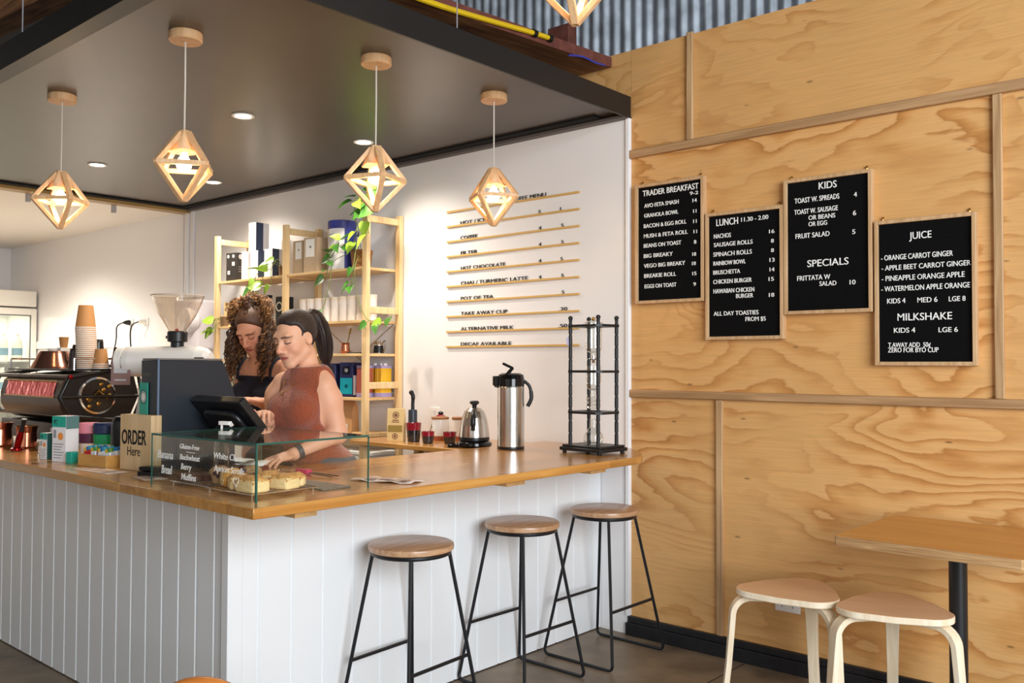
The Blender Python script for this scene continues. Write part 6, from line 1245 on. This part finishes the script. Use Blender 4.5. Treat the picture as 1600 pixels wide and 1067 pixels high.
def face_colours(V, H, skin, lip, brow, blush):
    q = H.loc(V); x, y, z = np.abs(q[:, 0]), q[:, 1], q[:, 2]; c = np.tile(np.array(s2l(skin)), (len(V), 1))
    near = (np.abs(q) < 0.14).all(1)
    def mixin(m, col): m = np.clip(m, 0, 1)*near; c[:] = c*(1-m[:, None])+np.array(s2l(col))[None]*m[:, None]
    mixin(0.45*np.exp(-((x-.04)**2+(y-.07)**2+(z+.032)**2)/.0006), blush); mixin(0.35*np.exp(-((x)**2+(y-.115)**2+(z+.033)**2)/.0003), blush)
    lipm = np.clip(1.4-((x/.025)**2+((z+.0668)/.0105)**2)*1.2, 0, 1)*(y > .066); mixin(lipm, lip)
    mixin(np.exp(-((z+.0672-.05*np.maximum(x-.012, 0))/.0018)**2)*(x < .024)*(y > .066)*0.8, (110, 50, 46))
    zb = .0245+.10*(x-.030)*(x < .036)-.20*np.maximum(x-.036, 0); mixin(np.exp(-((z-zb)/.0042)**2)*np.clip((x-.009)/.004, 0, 1)*np.clip((.054-x)/.006, 0, 1)*(y > .045), brow)
    ze = -.0045-9.0*(x-.031)**2*-1.0; mixin(np.exp(-((z-ze)/.0026)**2)*np.clip((x-.015)/.003, 0, 1)*np.clip((.0475-x)/.003, 0, 1)*(y > .05), (38, 24, 20))
    mixin(0.30*np.exp(-((z-.008)/.006)**2)*np.clip((x-.013)/.004, 0, 1)*np.clip((.05-x)/.004, 0, 1)*(y > .05), (150, 96, 80))
    for xx in (.0075,): mixin(np.exp(-(((x-xx)/.0035)**2+((z+.043)/.0025)**2))*(y > .095), (120, 62, 52))
    return c
def hand(F, wrist, d, n, side, sc, curls, tcurl=0.5, spread=0.12):
    """D fingers' direction, N back of the hand, SIDE towards the thumb; CURLS per finger (index..little)"""
    d = Vector(d).normalized(); n = Vector(n); n = (n-d*n.dot(d)).normalized(); t = Vector(side); t = (t-d*t.dot(d)-n*t.dot(n)).normalized(); W = Vector(wrist)
    A = np.array([[d[i], t[i], n[i]] for i in range(3)])
    F.ell(W+d*0.048*sc, np.array((.050, .039, .0145))*sc, A, .012*sc); F.cap(W-d*.01*sc, W+d*.03*sc, .023*sc, .020*sc, .015*sc)
    for i, (off, L, r) in enumerate(((.027, .072, .0084), (.009, .080, .0086), (-.009, .075, .0082), (-.026, .060, .0072))):
        p = W+d*(.082-.004*abs(i-1.2))*sc+t*off*sc; dd = (d+t*spread*(1.5-i)/1.5*0.6).normalized(); ang = 0.0
        for seg, fr in enumerate((.45, .31, .24)):
            ang += curls[i]*(0.8, 1.0, 0.7)[seg]; v = (dd*math.cos(ang)-n*math.sin(ang)).normalized(); q = p+v*(L*fr*sc); F.cap(p, q, r*(1-.08*seg)*sc, r*(1-.08*(seg+1))*sc, .004*sc); p = q
    p = W+d*.024*sc+t*.026*sc-n*.004*sc; v = (d*.62+t*.72-n*.25).normalized()
    q = p+v*.038*sc; F.cap(p-v*.012*sc, q, .0125*sc, .0098*sc, .010*sc); v2 = (v*math.cos(tcurl)+d*math.sin(tcurl)*.8-n*math.sin(tcurl)*.4).normalized(); F.cap(q, q+v2*.030*sc, .0096*sc, .0080*sc, .005*sc)
def hair_mat(name, dark, light, rough=0.55):
    m = wood(name, light, dark, 'Z', 60, 30, rough, 0.0, (0.3, 0.75), rand=False); return m

# ------------------------------------------------------------------ woman at the till
def tilted(v): return np.array(v, float)
P1 = (-0.50, -1.52, 0.0)
w1 = thing('person', 'woman in rust sleeveless knit top with dark ponytail, tapping the till', 'person', P1)
F = Field((-0.92, -2.02, 0.80), (-0.16, -1.28, 1.76), 0.0033)
def rotx(a): c, s_ = math.cos(a), math.sin(a); return np.array([[1, 0, 0], [0, c, -s_], [0, s_, c]])
F.ell((-.505, -1.575, 1.255), (.132, .098, .165), rotx(R(-8)), .03); F.ell((-.520, -1.535, 1.09), (.108, .098, .15), None, .04); F.ell((-.49, -1.475, .93), (.172, .128, .14), None, .05)
for q in (-.072, .072): F.ell((-.502+q, -1.655, 1.235), (.068, .058, .066), rotx(R(-12)), .035)
F.cap((-.635, -1.590, 1.350), (-.50, -1.575, 1.372), .044, .046, .04); F.cap((-.50, -1.575, 1.372), (-.385, -1.560, 1.348), .046, .042, .04); F.cap((-.56, -1.57, 1.39), (-.44, -1.56, 1.39), .05, .05, .05)
F.cap((-.495, -1.560, 1.37), (-.515, -1.578, 1.50), .053, .046, .015)
TOR = F.copy()
H1 = Head((-0.528, -1.625, 1.562), (0.16, -0.985), R(15), R(3), 1.04)
build_head(F, H1)
# left arm down to the bench, right arm up to the screen
F.cap((-.395, -1.560, 1.330), (-.385, -1.535, 1.28), .049, .053, .04); F.cap((-.385, -1.535, 1.28), (-.362, -1.505, 1.125), .053, .043, .03); F.cap((-.362, -1.505, 1.125), (-.405, -1.715, 1.047), .040, .026, .02)
hand(F, (-.404, -1.727, 1.043), (.20, -1.0, -.10), (0.1, 0, 1), (-1, 0, .1), 1.08, (0.22, 0.25, 0.28, 0.32))
F.cap((-.655, -1.595, 1.350), (-.690, -1.61, 1.29), .055, .052, .04); F.cap((-.690, -1.61, 1.30), (-.715, -1.625, 1.10), .052, .041, .03); F.cap((-.715, -1.625, 1.10), (-.525, -1.770, 1.190), .040, .026, .02)
hand(F, (-.518, -1.777, 1.195), (.60, -.66, .42), (-.35, .25, .9), (-.62, -.75, 0), 1.08, (0.12, 0.75, 0.85, 0.9), 0.7)
V, Q = F.mesh()
C1 = face_colours(V, H1, (226, 172, 140), (196, 100, 98), (46, 30, 26), (220, 130, 108))
np_mesh('body', V, Q, SKIN, w1, C1, P1)
# knit top
G = TOR.copy(); G.a = G.a-0.010; G.ell((-.502, -1.668, 1.225), (.095, .050, .085), rotx(R(-12)), .05); G.ell((-.535, -1.590, 1.12), (.088, .085, .12), None, .05)
G.cap((-.497, -1.568, 1.40), (-.502, -1.574, 1.437), .066, .0615, .02)
for sgn, a, b in ((1, (-.345, -1.56, 1.40), (-.345, -1.54, 1.20)), (-1, (-.665, -1.60, 1.40), (-.72, -1.62, 1.20))): G.cap(a, b, .050, .062, .015, True)
G.half((-.50, -1.57, 1.437), (0, -.14, .99)); G.half((0, 0, .985), (0, 0, -1)); G.cap((-.335, -1.60, .93), (-.335, -1.60, 1.015), .03, .005, .0, True)
V, Q = G.mesh()
RUST = M('rust_knit', (172, 88, 52), 0.85, sheen=0.3)
nt = RUST.node_tree; tc = nt.nodes.new('ShaderNodeTexCoord'); 
wn_ = nt.nodes.new('ShaderNodeTexNoise'); wn_.inputs['Scale'].default_value = 160; nt.links.new(tc.outputs['Object'], wn_.inputs['Vector'])
ad = nt.nodes.new('ShaderNodeMath'); mpn = nt.nodes.new('ShaderNodeMapping'); mpn.inputs['Scale'].default_value = (1, 1, 0.22); nt.links.new(tc.outputs['Object'], mpn.inputs['Vector']); nz = nt.nodes.new('ShaderNodeTexNoise'); nz.inputs['Scale'].default_value = 95; nt.links.new(mpn.outputs[0], nz.inputs['Vector']); nt.links.new(nz.outputs['Fac'], ad.inputs[0]); nt.links.new(wn_.outputs['Fac'], ad.inputs[1]); bp = nt.nodes.new('ShaderNodeBump'); bp.inputs['Strength'].default_value = 0.9; bp.inputs['Distance'].default_value = 0.006
nt.links.new(ad.outputs[0], bp.inputs['Height']); nt.links.new(bp.outputs[0], nt.nodes['Principled BSDF'].inputs['Normal'])
mxr = nt.nodes.new('ShaderNodeMix'); mxr.data_type = 'RGBA'; mxr.inputs['A'].default_value = s2l((128, 58, 34))+(1,); mxr.inputs['B'].default_value = s2l((172, 86, 50))+(1,); nt.links.new(wn_.outputs['Fac'], mxr.inputs['Factor']); nt.links.new(mxr.outputs['Result'], nt.nodes['Principled BSDF'].inputs['Base Color'])
np_mesh('knit_top', V, Q, RUST, w1, None, P1)
# grey trousers down to the floor, shoes
G = Field((-0.74, -1.72, 0.0), (-0.24, -1.28, 1.06), 0.006)
G.ell((-.49, -1.475, .93), (.186, .142, .15), None, .03); G.cap((-.575, -1.475, .85), (-.585, -1.46, .45), .092, .066, .05); G.cap((-.405, -1.475, .85), (-.395, -1.46, .45), .092, .066, .05); G.cap((-.585, -1.46, .45), (-.59, -1.46, .09), .064, .05, .03); G.cap((-.395, -1.46, .45), (-.39, -1.46, .09), .064, .05, .03)
G.half((0, 0, 1.02), (0, 0, 1)); G.half((0, 0, .07), (0, 0, -1))
V, Q = G.mesh(); np_mesh('trousers', V, Q, M('grey_denim', (92, 94, 98), 0.8, var=0.15, vscale=40, bump=0.2), w1, None, P1)
b = MB()
for x in (-.59, -.39): b.prism([(x+p, -1.48+q) for p, q in rrect(-.045, .045, -.15, .09, .04)], 0.0, 0.075)
b.build('shoes', BLACK, w1, loc=tuple(-Vector(P1)), bevel=0.015)
# watch and necklace
b = MB(); a0 = Vector((-.400, -1.690, 1.056)); ax_ = (Vector((-.405, -1.715, 1.047))-Vector((-.362, -1.505, 1.125))).normalized(); xx = ax_.orthogonal().normalized(); yy = ax_.cross(xx)
for off in (-.008, -.003, .003, .008): b.tube([a0+ax_*off+(xx*math.cos(t_)+yy*math.sin(t_))*.0325 for t_ in [2*math.pi*k/20 for k in range(20)]], 0.0042, 6, closed=True)
b.build('watch', M('grey_watch', (70, 72, 74), 0.4), w1, loc=tuple(-Vector(P1)))
b = MB(); b.tube(spline([(-.565, -1.60, 1.41), (-.555, -1.665, 1.36), (-.515, -1.700, 1.315), (-.475, -1.660, 1.36), (-.445, -1.60, 1.41)], 8), 0.0014, 5); b.ball((-.515, -1.703, 1.308), 0.006, 8); b.build('necklace', BRASS, w1, loc=tuple(-Vector(P1)))
# hair
HD = hair_mat('dark_hair', (26, 18, 16), (62, 44, 36))
K = Field(np.array(H1.c)-(.24, .24, .30), np.array(H1.c)+(.24, .30, .20), 0.003); S = H1.s
K.ell(H1.p(0, -.016, .034), np.array((.083, .103, .096))*S, H1.A, .01)
nrm = H1.f*.79-H1.u*.61; K.half(H1.p(0, .074, .086), (nrm[0], nrm[1], nrm[2]), .030)
for q in (-1, 1): K.cap(H1.p(q*.066, .022, .022), H1.p(q*.066, .014, -.012), .008*S, .004*S, .01)
for q in (-1, 1):
    K.ell(H1.p(q*.086, .004, -.012), np.array((.030, .024, .040))*S, H1.A, .008, True); K.ell(H1.p(q*.066, .052, .036), np.array((.026, .030, .036))*S, H1.A, .012, True)
K.ell(H1.p(0, -.106, .070), np.array((.030, .026, .030))*S, H1.A, .015)
pt = [H1.p(0, -.108, .078), H1.p(.006, -.136, .074), H1.p(.010, -.152, .040), H1.p(.012, -.158, -.01), H1.p(.012, -.156, -.065), H1.p(.014, -.146, -.12), H1.p(.016, -.14, -.155)]
rr_ = (.022, .030, .034, .035, .033, .026, .012)
sp_ = spline(pt, 6); ri = np.interp(np.linspace(0, len(pt)-1, len(sp_)), range(len(pt)), rr_)
for i in range(len(sp_)-1): K.cap(np.array(sp_[i]), np.array(sp_[i+1]), ri[i]*S, ri[i+1]*S, .012 if i < 2 else .002)
V, Q = K.mesh()
q = H1.loc(V); V = V+np.outer(0.0016*np.sin(q[:, 0]*900+q[:, 2]*60+3*np.sin(q[:, 1]*40)), np.array(H1.u))*(q[:, 1] < .06)[:, None]
ho = np_mesh('hair', V, Q, HD, w1, None, P1)
b = MB(); rnd = random.Random(4)
for k in range(110):
    a, e = rnd.uniform(0, 6.28), rnd.uniform(.8, 1.06); pp = []
    for i in range(len(pt)): r_ = rr_[i]*S*e*(1.12 if i > 3 else 1); pp.append(Vector(pt[i])+(H1.l*math.cos(a)+(H1.f if i > 1 else H1.u)*math.sin(a))*r_)
    pp.append(pp[-1]+Vector((rnd.uniform(-.012, .012), rnd.uniform(-.012, .012), -rnd.uniform(.01, .05)))); b.tube(spline(pp, 4), 0.0018, 4)
b.build('loose_strands', HD, w1, loc=tuple(-Vector(P1)))

# ------------------------------------------------------------------ woman behind with curly hair
P2 = (-1.39, -1.22, 0.0)
w2 = thing('person', 'woman in navy tank top with curly brown hair, looking down behind the till', 'person', P2)
F = Field((-1.80, -1.86, 0.88), (-0.80, -0.98, 1.90), 0.0036)
def T2(p): c_, s_ = math.cos(R(20)), math.sin(R(20)); x, y = p[0]+1.39, p[1]+1.22; return (-1.39+x*c_-y*s_, -1.22+x*s_+y*c_, p[2])
RZ2 = np.array([[math.cos(R(20)), -math.sin(R(20)), 0], [math.sin(R(20)), math.cos(R(20)), 0], [0, 0, 1]])
F.ell(T2((-1.39, -1.235, 1.27)), (.150, .098, .175), RZ2 @ rotx(R(-10)), .03); F.ell(T2((-1.39, -1.20, 1.08)), (.136, .098, .15), RZ2, .05); F.ell(T2((-1.39, -1.17, .95)), (.168, .128, .13), RZ2, .05)
for q in (-.07, .07): F.ell(T2((-1.392+q, -1.320, 1.275)), (.066, .055, .064), RZ2 @ rotx(R(-14)), .035)
F.cap(T2((-1.535, -1.235, 1.408)), T2((-1.245, -1.235, 1.408)), .046, .046, .05); F.cap(T2((-1.46, -1.23, 1.432)), T2((-1.32, -1.23, 1.432)), .05, .05, .05)
F.cap((-1.39, -1.235, 1.42), (-1.392, -1.262, 1.545), .054, .048, .03)
TOR2 = F.copy()
H2 = Head((-1.398, -1.292, 1.632), (0.42, -0.91), R(33), R(3), 1.06)
build_head(F, H2)
F.cap(T2((-1.56, -1.235, 1.392)), T2((-1.588, -1.225, 1.34)), .051, .050, .04); F.cap(T2((-1.588, -1.225, 1.35)), T2((-1.60, -1.26, 1.10)), .050, .040, .03); F.cap(T2((-1.60, -1.26, 1.10)), (-1.44, -1.45, 1.115), .039, .026, .02)
hand(F, (-1.43, -1.46, 1.118), (.6, -.75, .1), (0, .2, 1), (.75, .6, 0), 1.08, (0.3, 0.35, 0.4, 0.45))
F.cap(T2((-1.22, -1.235, 1.392)), T2((-1.19, -1.225, 1.34)), .051, .050, .04); F.cap(T2((-1.19, -1.225, 1.35)), (-1.11, -1.24, 1.13), .050, .040, .03); F.cap((-1.11, -1.24, 1.13), (-.965, -1.505, 1.245), .039, .026, .02)
hand(F, (-.960, -1.515, 1.250), (-.12, -.95, .22), (.1, .3, .95), (-1, 0, .1), 1.08, (0.25, 0.35, 0.4, 0.5))
V, Q = F.mesh(); C2 = face_colours(V, H2, (214, 154, 124), (182, 96, 88), (84, 54, 40), (204, 108, 88)); np_mesh('body', V, Q, SKIN, w2, C2, P2)
G = TOR2.copy(); G.a = G.a-0.009; G.half((0, 0, .99), (0, 0, -1)); G.half((-1.39, -1.235, 1.372), (0, .10, 1)); 
for a, b_ in (((-1.60, -1.235, 1.43), (-1.64, -1.235, 1.22)), ((-1.18, -1.235, 1.43), (-1.14, -1.235, 1.22))): G.cap(T2(a), T2(b_), .088, .066, .01, True)
V, Q = G.mesh(); np_mesh('tank_top', V, Q, M('navy_jersey', (24, 24, 38), 0.8), w2, None, P2)
b = MB()
for x in (-1.50, -1.285): b.tube(spline([T2(p) for p in ((x, -1.318, 1.36), (x, -1.308, 1.42), (x+.004, -1.26, 1.472), (x, -1.19, 1.457), (x, -1.14, 1.36))], 6), 0.009, 6)
b.build('straps', M('navy_jersey', (24, 24, 38), 0.8), w2, loc=tuple(-Vector(P2)))
b = MB(); b.tube(spline([T2(p) for p in ((-1.525, -1.315, 1.22), (-1.535, -1.315, 1.33), (-1.52, -1.30, 1.41), (-1.50, -1.24, 1.470), (-1.49, -1.18, 1.45))], 6), 0.010, 6); b.build('apron_strap', M('cream_strap', (236, 220, 190), 0.8), w2, loc=tuple(-Vector(P2)))
G = Field((-1.64, -1.42, 0.0), (-1.14, -0.98, 1.06), 0.006)
G.ell((-1.39, -1.17, .93), (.184, .142, .15), None, .03)
for s_ in (-1, 1): G.cap((-1.39+s_*.085, -1.17, .85), (-1.39+s_*.095, -1.155, .45), .092, .066, .05); G.cap((-1.39+s_*.095, -1.155, .45), (-1.39+s_*.10, -1.155, .09), .064, .05, .03)
G.half((0, 0, 1.03), (0, 0, 1)); G.half((0, 0, .07), (0, 0, -1))
V, Q = G.mesh(); np_mesh('trousers', V, Q, M('black_cotton', (36, 36, 40), 0.85), w2, None, P2)
b = MB()
for x in (-1.49, -1.29): b.prism([(x+p, -1.175+q) for p, q in rrect(-.045, .045, -.15, .09, .04)], 0.0, 0.075)
b.build('shoes', BLACK, w2, loc=tuple(-Vector(P2)), bevel=0.015)
HB = hair_mat('brown_hair', (52, 32, 22), (98, 62, 38)); S = H2.s
CUR = [M('curl_dark', (66, 42, 26), 0.55), M('curl_mid', (98, 64, 36), 0.55), M('curl_light', (148, 104, 58), 0.55)]
K = Field(np.array(H2.c)-(.26, .26, .36), np.array(H2.c)+(.26, .30, .22), 0.0035)
K.ell(H2.p(0, -.016, .034), np.array((.083, .103, .096))*S, H2.A, .01)
nrm = H2.f*.80-H2.u*.60; K.half(H2.p(0, .076, .084), (nrm[0], nrm[1], nrm[2]), .030)
for q in (-1, 1): K.ell(H2.p(q*.055, .070, .0), np.array((.030, .034, .044))*S, H2.A, .012, True)
K.ell(H2.p(0, -.045, .132), np.array((.030, .030, .026))*S, H2.A, .015)
V, Q = K.mesh(); np_mesh('hair', V, Q, HB, w2, None, P2)
b = MB(); b.tube([Vector(H2.p(.028*math.cos(t_), -.045+.026*math.sin(t_), .126)) for t_ in [2*math.pi*k/16 for k in range(16)]], 0.0085, 6, closed=True); b.build('hair_tie', BLACK, w2, loc=tuple(-Vector(P2)))
b = MB(); rnd = random.Random(11)
def lock(b, pts, hr, tr, turns, m, ph):
    sp = spline(pts, 10); N = len(sp); out = []
    for i, p in enumerate(sp):
        t = (sp[min(i+1, N-1)]-sp[max(i-1, 0)]).normalized(); x = t.orthogonal().normalized(); x = (Vector((1, 0, 0))-t*t.x).normalized() if abs(t.x) < .9 else x; y = t.cross(x); a = ph+turns*2*math.pi*i/N; g = hr*min(1, i/4)
        out.append(p+(x*math.cos(a)+y*math.sin(a))*g)
    b.tube(out, [tr]*(N-2)+[tr*.7, tr*.3], 5, m)
for k in range(480):
    side = rnd.choice((-1, 1)); az = rnd.uniform(-.25, 1.5); el = rnd.uniform(-.35, .8)
    root = Vector(H2.p(side*.079*math.cos(az)*math.cos(el), -.016-.095*math.sin(az)*math.cos(el), .030+.088*math.sin(el)))
    L = rnd.uniform(.19, .33); back = H2.f.copy(); back.z = 0; back = -back.normalized(); out_ = H2.l*side; out_.z = 0; out_.normalize(); front = rnd.random() < .5
    e1 = root+out_*rnd.uniform(.018, .05)+back*rnd.uniform(-.005, .02)+Vector((0, 0, -L*.22))
    ob = rnd.uniform(.085, .135); cc2 = Vector((H2.c.x, H2.c.y, 0))+H2.f.to_2d().to_3d()*.02
    e2 = Vector((cc2.x, cc2.y, root.z-L*.62))+out_*ob-back*(rnd.uniform(.0, .045) if front else rnd.uniform(-.09, -.01)); e3 = Vector((cc2.x, cc2.y, root.z-L))+out_*(ob*.92)-back*(rnd.uniform(.02, .075) if front else rnd.uniform(-.09, 0))
    lock(b, [root, e1, e2, e3], rnd.uniform(.005, .010), rnd.uniform(.0026, .0040), L/rnd.uniform(.030, .042), rnd.choice((0, 0, 0, 0, 1, 1, 2)), rnd.uniform(0, 6))
for k in range(190):   # the halo of frizz around the crown and the bun
    az = rnd.uniform(-.5, 3.6); root = Vector(H2.p(.075*math.cos(az), -.05-.06*math.sin(az)*rnd.uniform(.2, 1), .085+.03*rnd.random()))
    d = (root-H2.c).normalized(); e1 = root+d*rnd.uniform(.02, .045)+Vector((0, 0, .01)); e2 = e1+Vector((d.x*.04+rnd.uniform(-.02, .02), d.y*.03, -rnd.uniform(.02, .07))); e3 = e2+Vector((d.x*.01, 0, -rnd.uniform(.02, .05)))
    lock(b, [root, e1, e2, e3], .008, rnd.uniform(.0025, .004), 4, rnd.choice((1, 1, 2, 2)), rnd.uniform(0, 6))
for k in range(26):
    a = rnd.uniform(0, 6.28); c = Vector(H2.p(.014*math.cos(a), -.045+.014*math.sin(a), .145)); e = c+Vector((rnd.uniform(-.03, .03), rnd.uniform(-.03, .03), rnd.uniform(.005, .03))); e2 = e+Vector((rnd.uniform(-.03, .03), rnd.uniform(-.02, .02), -.03)); lock(b, [c, e, e2], .008, .0035, 3, rnd.choice((0, 1, 1, 2)), 0)
b.build('curls', CUR, w2, loc=tuple(-Vector(P2)), ang=180)
